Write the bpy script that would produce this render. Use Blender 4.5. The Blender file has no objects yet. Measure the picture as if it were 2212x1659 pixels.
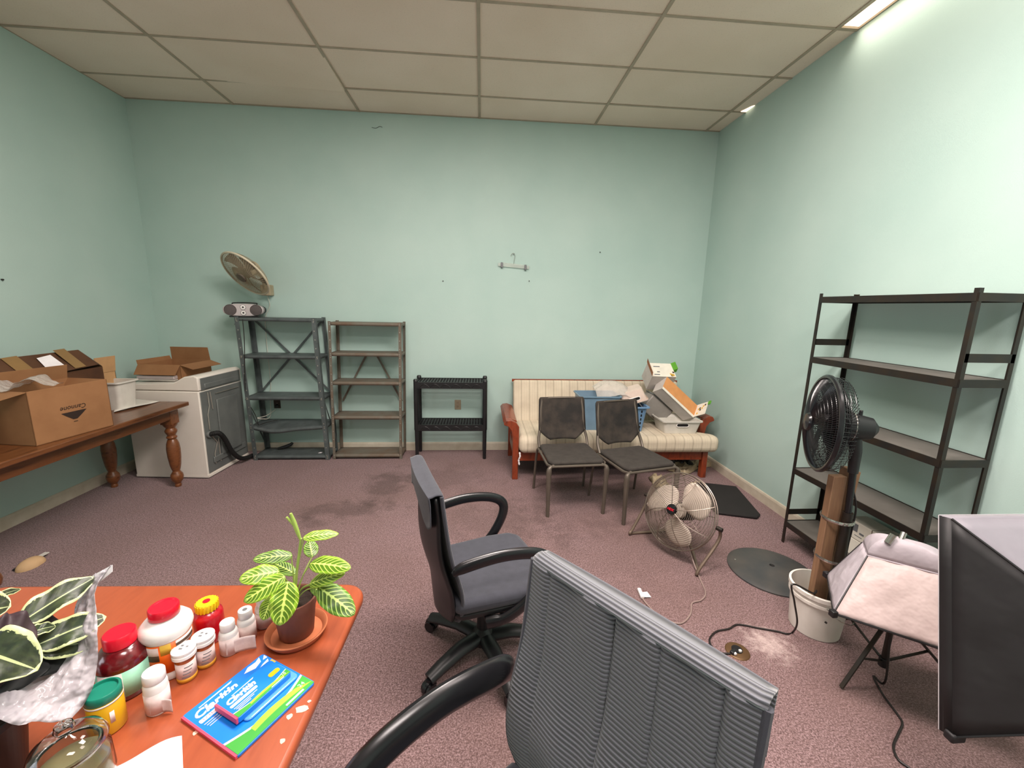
import bpy, math, random
import numpy as np
from mathutils import Vector, Matrix
random.seed(7)
SC = bpy.context.scene
C = SC.collection
PI = math.pi

# ------------------------------------------------------------------ camera
F_PX = 888.1
CAM_H = 1.692
cam_d = bpy.data.cameras.new('camera'); cam = bpy.data.objects.new('camera', cam_d); C.objects.link(cam)
cam_d.sensor_fit = 'HORIZONTAL'; cam_d.sensor_width = 36.0; cam_d.lens = F_PX/2212*36.0
cam_d.clip_start = .02; cam_d.clip_end = 60
R_C = Matrix(((0.99713173, -0.07245041, 0.02189184), (-0.00808888, 0.18557739, 0.98259636), (0.07525214, 0.97995509, -0.18445906)))
cam.matrix_world = Matrix.Translation((0, 0, CAM_H)) @ Matrix((R_C[0], R_C[1], -Vector(R_C[2]))).transposed().to_4x4()
SC.camera = cam

def at(u, v, x=None, y=None, z=None):
    """point of the room seen at photo pixel u, v on the plane x=, y= or z="""
    d = R_C.transposed() @ Vector(((u-1106)/F_PX, -(v-829.5)/F_PX, 1))
    o = Vector((0, 0, CAM_H))
    if z is not None: t = (z-o.z)/d.z
    elif y is not None: t = y/d.y
    else: t = x/d.x
    return o + d*t

# ------------------------------------------------------------------ world, exposure, lights
SC.view_settings.view_transform = 'Standard'; SC.view_settings.look = 'None'
SC.view_settings.exposure = 0.06; SC.view_settings.gamma = 1.0; SC.view_settings.use_curve_mapping = False
w = bpy.data.worlds.new('world'); SC.world = w; w.use_nodes = True
w.node_tree.nodes['Background'].inputs[0].default_value = (.02, .02, .02, 1)
w.node_tree.nodes['Background'].inputs[1].default_value = .3
XL, XR, YB, YF, ZC = -3.483, 2.556, 4.717, -2.6, 3.608
COLX = [-3.6945 + 1.2192*i for i in range(0, 7)]      # ceiling runners that run away from the camera
ROWY = [YB - .4556 - .6096*i for i in range(0, 12)]

LIGHTS = [  # name, x0, x1, y0, y1, watts, colour   (ceiling fixtures)
    ('ceiling_light', 2.418, 2.55, ROWY[4]+.012, ROWY[2]-.012, 3.5, (1.0, .86, .76)),
    ('ceiling_light', -.02+.05, 1.18, ROWY[5]+.02, ROWY[4]-.02, 105, (1.0, .89, .84)),
    ('ceiling_light', -1.236, -.06, ROWY[4]+.02, ROWY[3]-.02, 62, (1.0, .89, .84)),
    ('ceiling_light', 1.21, 2.38, ROWY[6]+.02, ROWY[5]-.02, 24, (1.0, .89, .88)),
    ('ceiling_light', -.02+.05, 1.18, ROWY[8]+.02, ROWY[7]-.02, 68, (1.0, .89, .86)),
]

# ------------------------------------------------------------------ materials
def lin(c):
    if isinstance(c, str):
        c = [int(c[i:i+2], 16)/255 for i in (0, 2, 4)]
    return tuple(((x/12.92) if x <= .04045 else ((x+.055)/1.055)**2.4) for x in c)
MATS = {}
class NT:
    def __init__(s, name):
        s.m = bpy.data.materials.new(name); s.m.use_nodes = True; s.t = s.m.node_tree
        s.b = s.t.nodes['Principled BSDF']
    def n(s, typ, **k):
        o = s.t.nodes.new(typ)
        for a, v in k.items():
            if a.startswith('i_'): o.inputs[int(a[2:]) if a[2:].isdigit() else a[2:]].default_value = v
            else: setattr(o, a, v)
        return o
    def l(s, a, b): s.t.links.new(a, b)
    def ramp(s, fac, stops):
        r = s.n('ShaderNodeValToRGB'); e = r.color_ramp.elements
        while len(e) < len(stops): e.new(.5)
        for i, (p, c) in enumerate(stops):
            e[i].position = p; e[i].color = (*c, 1) if len(c) == 3 else c
        s.l(fac, r.inputs[0]); return r.outputs[0]
    def math(s, op, a, b=None, c=None):
        o = s.n('ShaderNodeMath', operation=op)
        for i, x in enumerate((a, b, c)):
            if x is None: continue
            if isinstance(x, (int, float)): o.inputs[i].default_value = x
            else: s.l(x, o.inputs[i])
        return o.outputs[0]
    def mix(s, f, a, b):
        o = s.n('ShaderNodeMix', data_type='RGBA')
        for i, x in ((0, f), (6, a), (7, b)):
            if isinstance(x, (int, float)): o.inputs[i].default_value = x
            elif isinstance(x, tuple): o.inputs[i].default_value = (*x, 1)
            else: s.l(x, o.inputs[i])
        return o.outputs[2]
    def coord(s, which='Object', scale=None):
        c = s.n('ShaderNodeTexCoord').outputs[which]
        if scale:
            mp = s.n('ShaderNodeMapping'); mp.inputs['Scale'].default_value = scale if isinstance(scale, tuple) else (scale,)*3
            s.l(c, mp.inputs[0]); c = mp.outputs[0]
        return c
    def noise(s, vec, scale, detail=3, rough=.55):
        o = s.n('ShaderNodeTexNoise'); o.inputs['Scale'].default_value = scale; o.inputs['Detail'].default_value = detail
        o.inputs['Roughness'].default_value = rough; s.l(vec, o.inputs['Vector']); return o.outputs[0]
    def bump(s, h, strength=.3, dist=.01):
        o = s.n('ShaderNodeBump'); o.inputs['Strength'].default_value = strength; o.inputs['Distance'].default_value = dist
        s.l(h, o.inputs['Height']); s.l(o.outputs[0], s.b.inputs['Normal'])

def mat(name, col, rough=.6, metal=0, col2=None, ns=8, bump=0, bs=60, bd=.004, spec=.5, trans=0, alpha=1, coat=0, sheen=0, sub=0, emis=None, es=1):
    if name in MATS: return MATS[name]
    t = NT(name); b = t.b; c = lin(col)
    v = t.coord()
    c2 = lin(col2) if col2 else tuple(x*.82 for x in c)
    f = t.ramp(t.noise(v, ns, 4), [(.35, c), (.72, c2)])
    t.l(f, b.inputs['Base Color'])
    b.inputs['Roughness'].default_value = rough; b.inputs['Metallic'].default_value = metal
    b.inputs['Specular IOR Level'].default_value = spec
    if trans: b.inputs['Transmission Weight'].default_value = trans; b.inputs['IOR'].default_value = 1.35
    if alpha < 1: b.inputs['Alpha'].default_value = alpha
    if coat: b.inputs['Coat Weight'].default_value = coat; b.inputs['Coat Roughness'].default_value = .15
    if sheen: b.inputs['Sheen Weight'].default_value = sheen
    if sub: b.inputs['Subsurface Weight'].default_value = sub
    if bump: t.bump(t.noise(v, bs, 3), bump, bd)
    if emis: b.inputs['Emission Color'].default_value = (*lin(emis), 1); b.inputs['Emission Strength'].default_value = es
    MATS[name] = t.m; return t.m

def wood(name, c1, c2, scale=(3, 30, 30), rough=.45, coat=0, c3=None):
    t = NT(name); v = t.coord('Object', scale)
    n = t.noise(v, 1.0, 6, .6)
    c = t.ramp(n, [(.3, lin(c1)), (.5, lin(c2)), (.72, lin(c3 or c1))])
    t.l(c, t.b.inputs['Base Color']); t.b.inputs['Roughness'].default_value = rough
    if coat: t.b.inputs['Coat Weight'].default_value = coat; t.b.inputs['Coat Roughness'].default_value = .2
    t.bump(n, .15, .002); MATS[name] = t.m; return t.m

def m_wall():
    t = NT('aqua_wall_paint'); v = t.coord()
    n = t.noise(v, 1.2, 3); f = t.noise(v, 170, 2)
    c = t.ramp(n, [(.3, lin('B9D0C8')), (.7, lin('AFC9C1'))])
    t.l(c, t.b.inputs['Base Color']); t.b.inputs['Roughness'].default_value = .55
    t.b.inputs['Specular IOR Level'].default_value = .3
    t.bump(f, .22, .003); return t.m
def m_carpet():
    t = NT('mauve_carpet'); v = t.coord()
    f1 = t.noise(v, 150, 4, .8); f2 = t.noise(v, 60, 3, .7); big = t.noise(v, 1.1, 3); 
    base = t.ramp(f1, [(.40, lin('3E2C32')), (.5, lin('836764')), (.60, lin('CFB0B4'))])
    base2 = t.mix(.45, base, t.ramp(f2, [(.35, lin('4C3836')), (.65, lin('957A7C'))]))
    c = t.mix(t.ramp(big, [(.35, (0, 0, 0)), (.7, (.5, .5, .5))]), base2, lin('6E544C'))
    # soil marks with a shape of their own
    sp = t.n('ShaderNodeSeparateXYZ'); t.l(v, sp.inputs[0])
    wob = t.noise(v, 5.5, 5, .7)
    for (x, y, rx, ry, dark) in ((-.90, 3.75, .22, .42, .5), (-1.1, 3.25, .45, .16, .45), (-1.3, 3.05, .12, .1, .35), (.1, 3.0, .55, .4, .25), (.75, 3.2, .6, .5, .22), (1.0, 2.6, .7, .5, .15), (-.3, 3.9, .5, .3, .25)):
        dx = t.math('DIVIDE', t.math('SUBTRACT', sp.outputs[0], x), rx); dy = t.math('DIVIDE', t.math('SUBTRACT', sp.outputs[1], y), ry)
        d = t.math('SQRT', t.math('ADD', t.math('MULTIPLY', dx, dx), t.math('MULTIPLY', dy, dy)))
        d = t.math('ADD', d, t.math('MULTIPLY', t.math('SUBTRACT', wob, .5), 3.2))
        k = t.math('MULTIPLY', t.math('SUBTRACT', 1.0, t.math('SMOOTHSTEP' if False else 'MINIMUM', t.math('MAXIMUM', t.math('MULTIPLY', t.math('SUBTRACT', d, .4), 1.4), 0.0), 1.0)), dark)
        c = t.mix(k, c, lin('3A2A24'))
    dx = t.math('DIVIDE', t.math('SUBTRACT', sp.outputs[0], 1.50), .13); dy = t.math('DIVIDE', t.math('SUBTRACT', sp.outputs[1], 1.75), .13)
    d = t.math('ADD', t.math('SQRT', t.math('ADD', t.math('MULTIPLY', dx, dx), t.math('MULTIPLY', dy, dy))), t.math('MULTIPLY', t.math('SUBTRACT', t.noise(v, 30, 4, .7), .5), 3))
    k = t.math('MULTIPLY', t.math('SUBTRACT', 1.0, t.math('MINIMUM', t.math('MAXIMUM', d, 0.0), 1.0)), .55)
    c = t.mix(k, c, lin('E8D2CC'))
    t.l(c, t.b.inputs['Base Color']); t.b.inputs['Roughness'].default_value = .95
    t.b.inputs['Specular IOR Level'].default_value = .15
    t.b.inputs['Sheen Weight'].default_value = .15
    t.bump(f1, .6, .006); return t.m
def m_tile():
    t = NT('ceiling_tile'); v = t.coord()
    f = t.noise(v, 120, 3, .7)
    c = t.ramp(t.noise(v, .9, 3), [(.35, lin('F2E2D2')), (.65, lin('E8D7C4'))])
    c = t.mix(t.ramp(f, [(.25, (.5, .5, .5)), (.42, (0, 0, 0))]), c, lin('B8AC9A'))
    t.l(c, t.b.inputs['Base Color']); t.b.inputs['Roughness'].default_value = .9
    t.bump(f, .25, .003); return t.m
def m_stripe():
    t = NT('striped_futon_fabric'); v = t.coord(); sp = t.n('ShaderNodeSeparateXYZ'); t.l(v, sp.inputs[0])
    fr = t.math('FRACT', t.math('DIVIDE', sp.outputs[0], .092))
    ln_ = t.math('LESS_THAN', t.math('ABSOLUTE', t.math('SUBTRACT', fr, .5)), .035)
    fr2 = t.math('FRACT', t.math('DIVIDE', sp.outputs[0], .023))
    ln2 = t.math('MULTIPLY', t.math('LESS_THAN', t.math('ABSOLUTE', t.math('SUBTRACT', fr2, .5)), .1), .12)
    base = t.ramp(t.noise(v, 6, 4), [(.35, lin('D8CBB4')), (.7, lin('C8BAA4'))])
    c = t.mix(t.math('MAXIMUM', t.math('MULTIPLY', ln_, .55), ln2), base, lin('6E6450'))
    t.l(c, t.b.inputs['Base Color']); t.b.inputs['Roughness'].default_value = .9
    t.bump(t.noise(v, 300, 2), .2, .002); return t.m
def m_ribbed():
    t = NT('ribbed_grey_upholstery'); v = t.coord(); sp = t.n('ShaderNodeSeparateXYZ'); t.l(t.coord('UV'), sp.inputs[0])
    s_ = t.math('SINE', t.math('MULTIPLY', sp.outputs[1], 2*PI/.0095))
    fine = t.noise(v, 900, 2, .6)
    k = t.math('ADD', t.math('MULTIPLY', s_, .5), .5)
    c = t.mix(k, lin('2C2D31'), lin('73757D'))
    c = t.mix(t.math('MULTIPLY', fine, .35), c, lin('4A4B52'))
    t.l(c, t.b.inputs['Base Color']); t.b.inputs['Roughness'].default_value = .85
    t.b.inputs['Sheen Weight'].default_value = .5
    t.bump(k, .8, .004); return t.m
def m_mesh_back():
    t = NT('black_mesh_fabric'); v = t.coord()
    c = t.ramp(t.noise(v, 7, 4), [(.4, lin('1F1C19')), (.62, lin('3A322B'))])
    t.l(c, t.b.inputs['Base Color']); t.b.inputs['Roughness'].default_value = .8
    wv = t.n('ShaderNodeTexVoronoi'); wv.inputs['Scale'].default_value = 260; t.l(v, wv.inputs['Vector'])
    t.bump(wv.outputs[0], .4, .002); t.b.inputs['Alpha'].default_value = .93; return t.m
def m_leaf(name, base, dark, vein, nv, edge=None):
    t = NT(name); uv = t.coord('UV'); sp = t.n('ShaderNodeSeparateXYZ'); t.l(uv, sp.inputs[0])
    u = sp.outputs[0]; a = t.math('ABSOLUTE', t.math('MULTIPLY_ADD', sp.outputs[1], 2.0, -1.0))
    ph = t.math('MULTIPLY', t.math('SUBTRACT', u, t.math('MULTIPLY', t.math('POWER', a, 1.3), .28)), nv)
    fr = t.math('ABSOLUTE', t.math('SUBTRACT', t.math('FRACT', ph), .5))
    if edge is None:
        blot = t.math('MULTIPLY', t.math('LESS_THAN', fr, .34), t.math('MULTIPLY', t.math('GREATER_THAN', a, .1), t.math('LESS_THAN', a, .72)))
        c = t.mix(t.math('MULTIPLY', blot, .8), lin(base), lin(dark))
        vv = t.math('MAXIMUM', t.math('GREATER_THAN', fr, .42), t.math('LESS_THAN', a, t.math('MULTIPLY_ADD', fr, .2, .045)))
        c = t.mix(t.math('MULTIPLY', vv, .95), c, lin(vein))
    else:
        n = t.noise(uv, 14, 4, .7)
        ea = t.math('ADD', a, t.math('MULTIPLY', t.math('SUBTRACT', n, .5), .35))
        c = t.ramp(t.noise(uv, 5, 4), [(.35, lin(base)), (.6, lin(dark))])
        c = t.mix(t.math('MULTIPLY', t.math('GREATER_THAN', ea, .8), .95), c, lin(edge))
        c = t.mix(t.math('MULTIPLY', t.math('LESS_THAN', a, .05), .8), c, lin(vein))
        e2 = t.math('MAXIMUM', t.math('GREATER_THAN', u, .95), 0.0)
        c = t.mix(t.math('MULTIPLY', e2, .9), c, lin(edge))
    t.l(c, t.b.inputs['Base Color']); t.b.inputs['Roughness'].default_value = .42
    t.b.inputs['Transmission Weight'].default_value = 0.0
    t.b.inputs['Subsurface Weight'].default_value = .08
    t.bump(fr, .25, .002); return t.m

M = dict(
    wall=m_wall(), carpet=m_carpet(), tile=m_tile(), stripe=m_stripe(), ribbed=m_ribbed(), meshback=m_mesh_back(),
    grid=mat('ceiling_grid_metal', 'B5A894', .6), base=mat('cream_baseboard', 'CFC6B4', .55, col2='BDB29E'),
    white=mat('white_enamel', 'EDE6DC', .35, col2='E2DACE', ns=2), whitep=mat('white_plastic', 'F2EEEA', .35),
    offw=mat('offwhite_plastic', 'DAD6CC', .5), greyp=mat('grey_plastic', '75777A', .5),
    pine=wood('pine_table_wood', '683A1C', '7C4A28', (4, 40, 40), .35, .3, '47230E'),
    pine_y=wood('pine_table_top_wood', '5C3418', '714425', (30, 3, 30), .3, .3, '3C1D0B'),
    cherry=wood('cherry_desk_top', '96472A', 'A35030', (14, 2.5, 14), .33, .35, '8B4025'),
    rosew=wood('reddish_brown_wood', '6E2A14', '8A3A1C', (20, 20, 5), .4, .3, '4C1A0C'),
    stud=wood('lumber', '9E7A5A', '85634A', (40, 40, 3), .65, 0, '927052'),
    card=mat('cardboard', '9A6E48', .85, col2='8A603C', ns=5, bump=.1, bs=40), card2=mat('dark_cardboard', '5A3A22', .85, col2='432815', ns=5),
    cardl=mat('light_cardboard', 'C69B6C', .85), tape=mat('kraft_packing_tape', '8E6F45', .35),
    ink=mat('black_ink', '2A1A12', .7), dsteel=mat('dark_grey_steel_shelf', '5C6464', .5, .15, col2='474E4E', ns=12),
    rsteel=mat('worn_grey_brown_steel', '6F6B60', .6, .1, col2='695747', ns=9), hole=mat('hole_dark', '111111', .8), bolt=mat('zinc_bolt', 'B8B4AA', .4, .7),
    blackp=mat('black_plastic', '1C1C1E', .42, col2='151517'), blackm=mat('black_metal', '262422', .42, .3, col2='33291F', ns=14),
    blackg=mat('black_gloss_plastic', '17171A', .25), rubber=mat('black_rubber', '121212', .7),
    shelfb=mat('grey_board_shelf', '6E6A64', .7, col2='56524C', ns=3),
    washback=mat('grey_washer_back_steel', '777B78', .42, .15, col2='666A69', ns=4), chrome=mat('chrome', 'C9C4BC', .22, .95),
    cage=mat('dusty_chrome_wire', 'A0948A', .35, .75, col2='75675C', ns=10), blade=mat('beige_fan_blade', 'D6C7B8', .45), tubem=mat('grey_brown_tube_metal', '857466', .45, .6),
    wfan=mat('yellowed_fan_plastic', 'B3A78C', .5, col2='97896C'), wfanrim=mat('cream_fan_rim', 'D8CDB4', .45), wblade=mat('dusty_brown_blade', '655A4C', .6, trans=0), 
    silver=mat('silver_plastic', 'CFC4C4', .35, .3), spk=mat('speaker_cloth', '5B5453', .9, bump=.3, bs=300),
    seatf=mat('charcoal_seat_fabric', '3D3833', .9, col2='332E2A', ns=20, bump=.2, bs=400), legm=mat('taupe_chair_metal', '6B6258', .45, .4),
    nfab=mat('slate_upholstery', '3C3D46', .9, col2='35363E', ns=30, bump=.2, bs=500, sheen=.2), 
    softg=mat('silver_grey_nylon', 'B9B0B6', .55, col2='A69DA4', ns=6, bump=.5, bs=9, bd=.02), softw=mat('silver_inner_fabric', 'CBB8B5', .5, col2='B5A29F', ns=7, bump=.6, bs=10, bd=.02),
    softb=mat('black_nylon', '1E1C1E', .6, col2='191819', ns=5, bump=.3, bs=6, bd=.02), trimw=mat('light_trim_tape', 'CFC8CC', .5),
    blue=mat('blue_plastic', '6E93B8', .45, trans=0), blue2=mat('translucent_blue_film', '7E9DB4', .35, alpha=.8),
    film=mat('clear_plastic_film', 'E6E0D8', .18, alpha=.38, bump=.8, bs=14, bd=.02), green=mat('green_print', '5FA62E', .5), orangec=mat('orange_brown_cardboard', 'DD9A5E', .8),
    lav=mat('white_carton', 'F0EADC', .6), yel=mat('yellow_print', 'E2B540', .5), brownp=mat('brown_print', '4A3220', .6), rustc=mat('rust_brown_flap', 'A4602F', .6),
    terra=mat('terracotta', 'C4744C', .8, col2='B2643E', ns=18), pot=mat('brown_clay_pot', '8A5646', .75, col2='7A4A3C', ns=10), soil=mat('potting_soil', '2E211A', 1, bump=1, bs=60, bd=.01),
    leaf=m_leaf('prayer_plant_leaf', '86B026', '3E6A12', 'DDF07A', 8.0), leafd=m_leaf('prayer_plant_leaf_deep', '5B8828', '264A12', 'C6E07A', 8.0),
    vleaf=m_leaf('variegated_leaf', '3C4A30', '232E22', 'C9D49A', 8, 'D5DDA0'), purple=mat('purple_leaf_underside', '3B2A30', .6), shadowleaf=mat('shadow_fill_leaf', '17191A', .7), stem=mat('green_stem', 'A4BF5C', .6),  # the near-black leaf colour paints the shadow under the sleeve
    red=mat('red_plastic_cap', 'D8152E', .3), redb=mat('red_plastic_body', 'B80F22', .25, coat=.4), yelcap=mat('yellow_plastic_cap', 'F0C818', .4), orange=mat('orange_label', 'F2680E', .4),
    rx=mat('amber_plastic', 'B5571A', .25, alpha=.9), rxy=mat('amber_plastic_bottom', 'E0A030', .3), lab=mat('paper_label', 'E9D6D2', .7, col2='D8C2BE', ns=60), labt=mat('mint_label', '9FD8BC', .6, col2='8CC9AC', ns=30),
    dred=mat('dark_red_gummies', '6E1018', .2, coat=.6, col2='48080E', ns=50), maroon=mat('maroon_print', '4A1522', .5), teal=mat('teal_lid', '15806A', .35), yellow=mat('yellow_label', 'F3BE1E', .4),
    navy=mat('bright_blue_print', '1682E8', .35, col2='0F74DC', ns=3), blueL=mat('light_blue_blister', '5FA6EA', .15, coat=.5), pink=mat('pink_red_edge', 'EE4C68', .5), grn=mat('green_swoosh', '3FA83C', .45), lime=mat('lime_swoosh', 'A6E03C', .45), inkb=mat('dark_blue_ink', '1E2F78', .6), pinkt=mat('pink_ink', 'D87890', .6),
    paper=mat('white_paper', 'F6F2F4', .8), glass=mat('clear_glass', 'F4F6F2', .03, trans=1.0), jarc=mat('olive_jar_contents', 'A79C74', .5, alpha=.8),
    sleeve=mat('grey_plastic_sleeve', 'CFC9CE', .16, alpha=.80, col2='B4AEB6', bump=1.0, bs=13, bd=.05, ns=14), cable=mat('black_cable', '1D1715', .5), cableb=mat('grey_pink_cable', '9A857E', .5), cablew=mat('white_cable', 'D9D5C8', .5),
    mat_=mat('black_pad_fabric', '1E1A1A', .8, col2='171414', ns=6), brass=mat('tarnished_brass', '6E5236', .5, .5), discm=mat('dark_grey_cast_base', '3F4142', .55, .1, col2='55504B', ns=5), drk=mat('dark_void', '0C0B0B', .9),
    diff=mat('lamp_diffuser', 'FFF0DC', .5, emis='FFE6CC', es=2.2), outletb=mat('beige_outlet_plate', 'A8977F', .5), outd=mat('dark_brown_outlet_plate', '3D3028', .5), jun=mat('tan_paper_scraps', 'B8A98C', .85, col2='8E7C5E', ns=12),
    clearh=mat('clear_hanger_plastic', 'DCE6DE', .15, alpha=.45), bucket=mat('white_bucket_plastic', 'E6E0D8', .45, col2='D6CFC4', ns=5), conc=mat('concrete_fill', '8C8672', .9),
)

# ------------------------------------------------------------------ mesh builder
class MB:
    def __init__(s): s.v = []; s.f = []; s.mi = []; s.cur = 0; s.mats = []; s.uv = None
    def use(s, m):
        if m not in s.mats: s.mats.append(m)
        s.cur = s.mats.index(m); return s
    def add(s, vs, fs, M_=None):
        o = len(s.v)
        for p in vs: s.v.append(tuple(M_ @ Vector(p)) if M_ is not None else tuple(p))
        for f in fs: s.f.append([o+i for i in f]); s.mi.append(s.cur)
        return s
    def box(s, a, b, M_=None):
        x0, y0, z0 = a; x1, y1, z1 = b
        return s.add([(x0,y0,z0),(x1,y0,z0),(x1,y1,z0),(x0,y1,z0),(x0,y0,z1),(x1,y0,z1),(x1,y1,z1),(x0,y1,z1)],
                     [(3,2,1,0),(4,5,6,7),(0,1,5,4),(1,2,6,5),(2,3,7,6),(3,0,4,7)], M_)
    def cbox(s, c, d, M_=None):
        return s.box([c[i]-d[i]/2 for i in range(3)], [c[i]+d[i]/2 for i in range(3)], M_)
    def bar(s, p, q, w_, h_, up=(0, 0, 1)):
        p = Vector(p); q = Vector(q); d = (q-p).normalized(); u = Vector(up)
        if abs(d.dot(u)) > .98: u = Vector((0, 1, 0))
        x = d.cross(u).normalized(); y = x.cross(d)
        vs = [e + x*(a*w_/2) + y*(b*h_/2) for e in (p, q) for a, b in ((-1,-1),(1,-1),(1,1),(-1,1))]
        return s.add(vs, [(0,1,2,3),(7,6,5,4),(0,4,5,1),(1,5,6,2),(2,6,7,3),(3,7,4,0)])
    def tube(s, pts, r, n=10, closed=False, flat=1.0, up=None, cap=True):
        pts = [Vector(p) for p in pts]; N = len(pts); rs = r if isinstance(r, (list, tuple)) else [r]*N
        o = len(s.v); u = None
        for i, p in enumerate(pts):
            if closed: t = pts[(i+1) % N]-pts[i-1]
            else: t = pts[min(i+1, N-1)]-pts[max(i-1, 0)]
            t = t.normalized()
            if up is not None: u = Vector(up)
            elif u is None: u = Vector((0, 0, 1)) if abs(t.z) < .9 else Vector((1, 0, 0))
            x = t.cross(u)
            x = x.normalized() if x.length > 1e-6 else Vector((1, 0, 0))
            y = x.cross(t); u = y
            for k in range(n):
                a = 2*PI*k/n; s.v.append(tuple(p + x*(math.cos(a)*rs[i]) + y*(math.sin(a)*rs[i]*flat)))
        for i in range(N if closed else N-1):
            a = o+i*n; b = o+((i+1) % N)*n
            for k in range(n): s.f.append([a+k, a+(k+1) % n, b+(k+1) % n, b+k][::-1]); s.mi.append(s.cur)
        if not closed and cap:
            s.f.append([o+k for k in range(n)]); s.mi.append(s.cur)
            s.f.append([o+(N-1)*n+k for k in range(n)][::-1]); s.mi.append(s.cur)
        return s
    def lathe(s, prof, n=32, M_=None, a0=0, a1=2*PI):
        full = abs(a1-a0-2*PI) < 1e-6; cnt = n if full else n+1
        vs = []
        for k in range(cnt):
            a = a0+(a1-a0)*k/n
            for r, z in prof: vs.append((r*math.cos(a), r*math.sin(a), z))
        L = len(prof); fs = []
        for k in range(n):
            k2 = (k+1) % cnt
            for j in range(L-1): fs.append((k*L+j, k2*L+j, k2*L+j+1, k*L+j+1))
        return s.add(vs, fs, M_)
    def cyl(s, p, q, r, n=20, r2=None):
        return s.tube([p, q], [r, r if r2 is None else r2], n)
    def prism(s, poly, z0, z1, M_=None):
        n = len(poly); vs = [(x, y, z0) for x, y in poly]+[(x, y, z1) for x, y in poly]
        return s.add(vs, [tuple(range(n))[::-1], tuple(range(n, 2*n))]+[(i, (i+1) % n, n+(i+1) % n, n+i) for i in range(n)], M_)
    def grid(s, fn, nu, nv, M_=None):
        vs = [fn(i/nu, j/nv) for i in range(nu+1) for j in range(nv+1)]
        fs = [(i*(nv+1)+j, (i+1)*(nv+1)+j, (i+1)*(nv+1)+j+1, i*(nv+1)+j+1) for i in range(nu) for j in range(nv)]
        return s.add(vs, fs, M_)
    def ring(s, c, R, r, axis=None, n=40, m=6):
        A = axis if axis is not None else Matrix.Identity(3)
        pts = [Vector(c)+A @ Vector((R*math.cos(2*PI*k/n), R*math.sin(2*PI*k/n), 0)) for k in range(n)]
        return s.tube(pts, r, m, closed=True)
    def build(s, name, m=None, parent=None, world=False, bevel=0, solid=0, smooth=35, sub=0, segs=2, origin=None):
        vs = s.v; off = None
        if parent is not None and world:
            inv = XF[parent.name].inverted(); vs = [tuple(inv @ Vector(v)) for v in vs]
        if parent is None:
            if origin is None:
                xs = [v[0] for v in vs]; ys = [v[1] for v in vs]; zs = [v[2] for v in vs]
                origin = ((min(xs)+max(xs))/2, (min(ys)+max(ys))/2, min(zs))
            off = Vector(origin); vs = [tuple(Vector(v)-off) for v in vs]
        me = bpy.data.meshes.new(name); me.from_pydata(vs, [], s.f)
        if s.mats:
            for x in s.mats: me.materials.append(x)
            me.polygons.foreach_set('material_index', s.mi)
        elif m is not None: me.materials.append(m)
        if s.uv:
            ul = me.uv_layers.new(name='UVMap')
            for l in me.loops: ul.data[l.index].uv = s.uv[l.vertex_index]
        me.update()
        if smooth:
            me.polygons.foreach_set('use_smooth', [True]*len(me.polygons)); me.set_sharp_from_angle(angle=math.radians(smooth))
        o = bpy.data.objects.new(name, me); C.objects.link(o)
        if parent is not None: o.parent = parent; XF[o.name] = XF[parent.name]
        else: o.location = off; XF[o.name] = Matrix.Translation(off)
        if solid: x = o.modifiers.new('solid', 'SOLIDIFY'); x.thickness = solid; x.offset = 0
        if bevel: x = o.modifiers.new('bevel', 'BEVEL'); x.width = bevel; x.segments = segs; x.limit_method = 'ANGLE'; x.angle_limit = math.radians(40)
        if sub: x = o.modifiers.new('sub', 'SUBSURF'); x.levels = sub; x.render_levels = sub
        return o
XF = {}
def tag(o, label=None, cat=None, group=None, kind=None):
    if label: o['label'] = label
    if cat: o['category'] = cat
    if group: o['group'] = group
    if kind: o['kind'] = kind
    return o
def thing(name, label, cat, loc=(0, 0, 0), rz=0, group=None, rot=None):
    o = bpy.data.objects.new(name, None); C.objects.link(o); o.empty_display_size = .1
    Mx = Matrix.Translation(loc) @ (rot.to_4x4() if rot is not None else Matrix.Rotation(rz, 4, 'Z'))
    o.matrix_world = Mx; XF[o.name] = Mx
    return tag(o, label, cat, group)
def dup(root, Mx, label, group=None):
    r = root.copy(); C.objects.link(r); r.matrix_world = Mx; XF[r.name] = Mx; r['label'] = label
    if group: r['group'] = group
    for ch in list(root.children):
        c = ch.copy(); C.objects.link(c); c.parent = r; c.matrix_basis = ch.matrix_basis.copy(); XF[c.name] = Mx
        for g in ch.children:
            d = g.copy(); C.objects.link(d); d.parent = c; d.matrix_basis = g.matrix_basis.copy(); XF[d.name] = Mx
    return r
def pose(x, y, z, rz): return Matrix.Translation((x, y, z)) @ Matrix.Rotation(rz, 4, 'Z')
def struct(mb, name, m, **k):
    o = mb.build(name, m, **k); o['kind'] = 'structure'; return o
def axes(n, up=(0, 0, 1)):
    """3x3 with local z along n, local y as near up as it can be"""
    z = Vector(n).normalized(); x = Vector(up).cross(z).normalized(); y = z.cross(x)
    return Matrix((x, y, z)).transposed()
def bez(pts, n=8):
    """smooth polyline through points (Catmull-Rom)"""
    P = [Vector(p) for p in pts]; P = [P[0]*2-P[1]]+P+[P[-1]*2-P[-2]]; out = []
    for i in range(1, len(P)-2):
        for k in range(n):
            t = k/n; a, b, c, d = P[i-1:i+3]
            out.append(.5*((2*b)+(c-a)*t+(2*a-5*b+4*c-d)*t*t+(3*b-a-3*c+d)*t**3))
    out.append(P[-2]); return out
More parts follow.
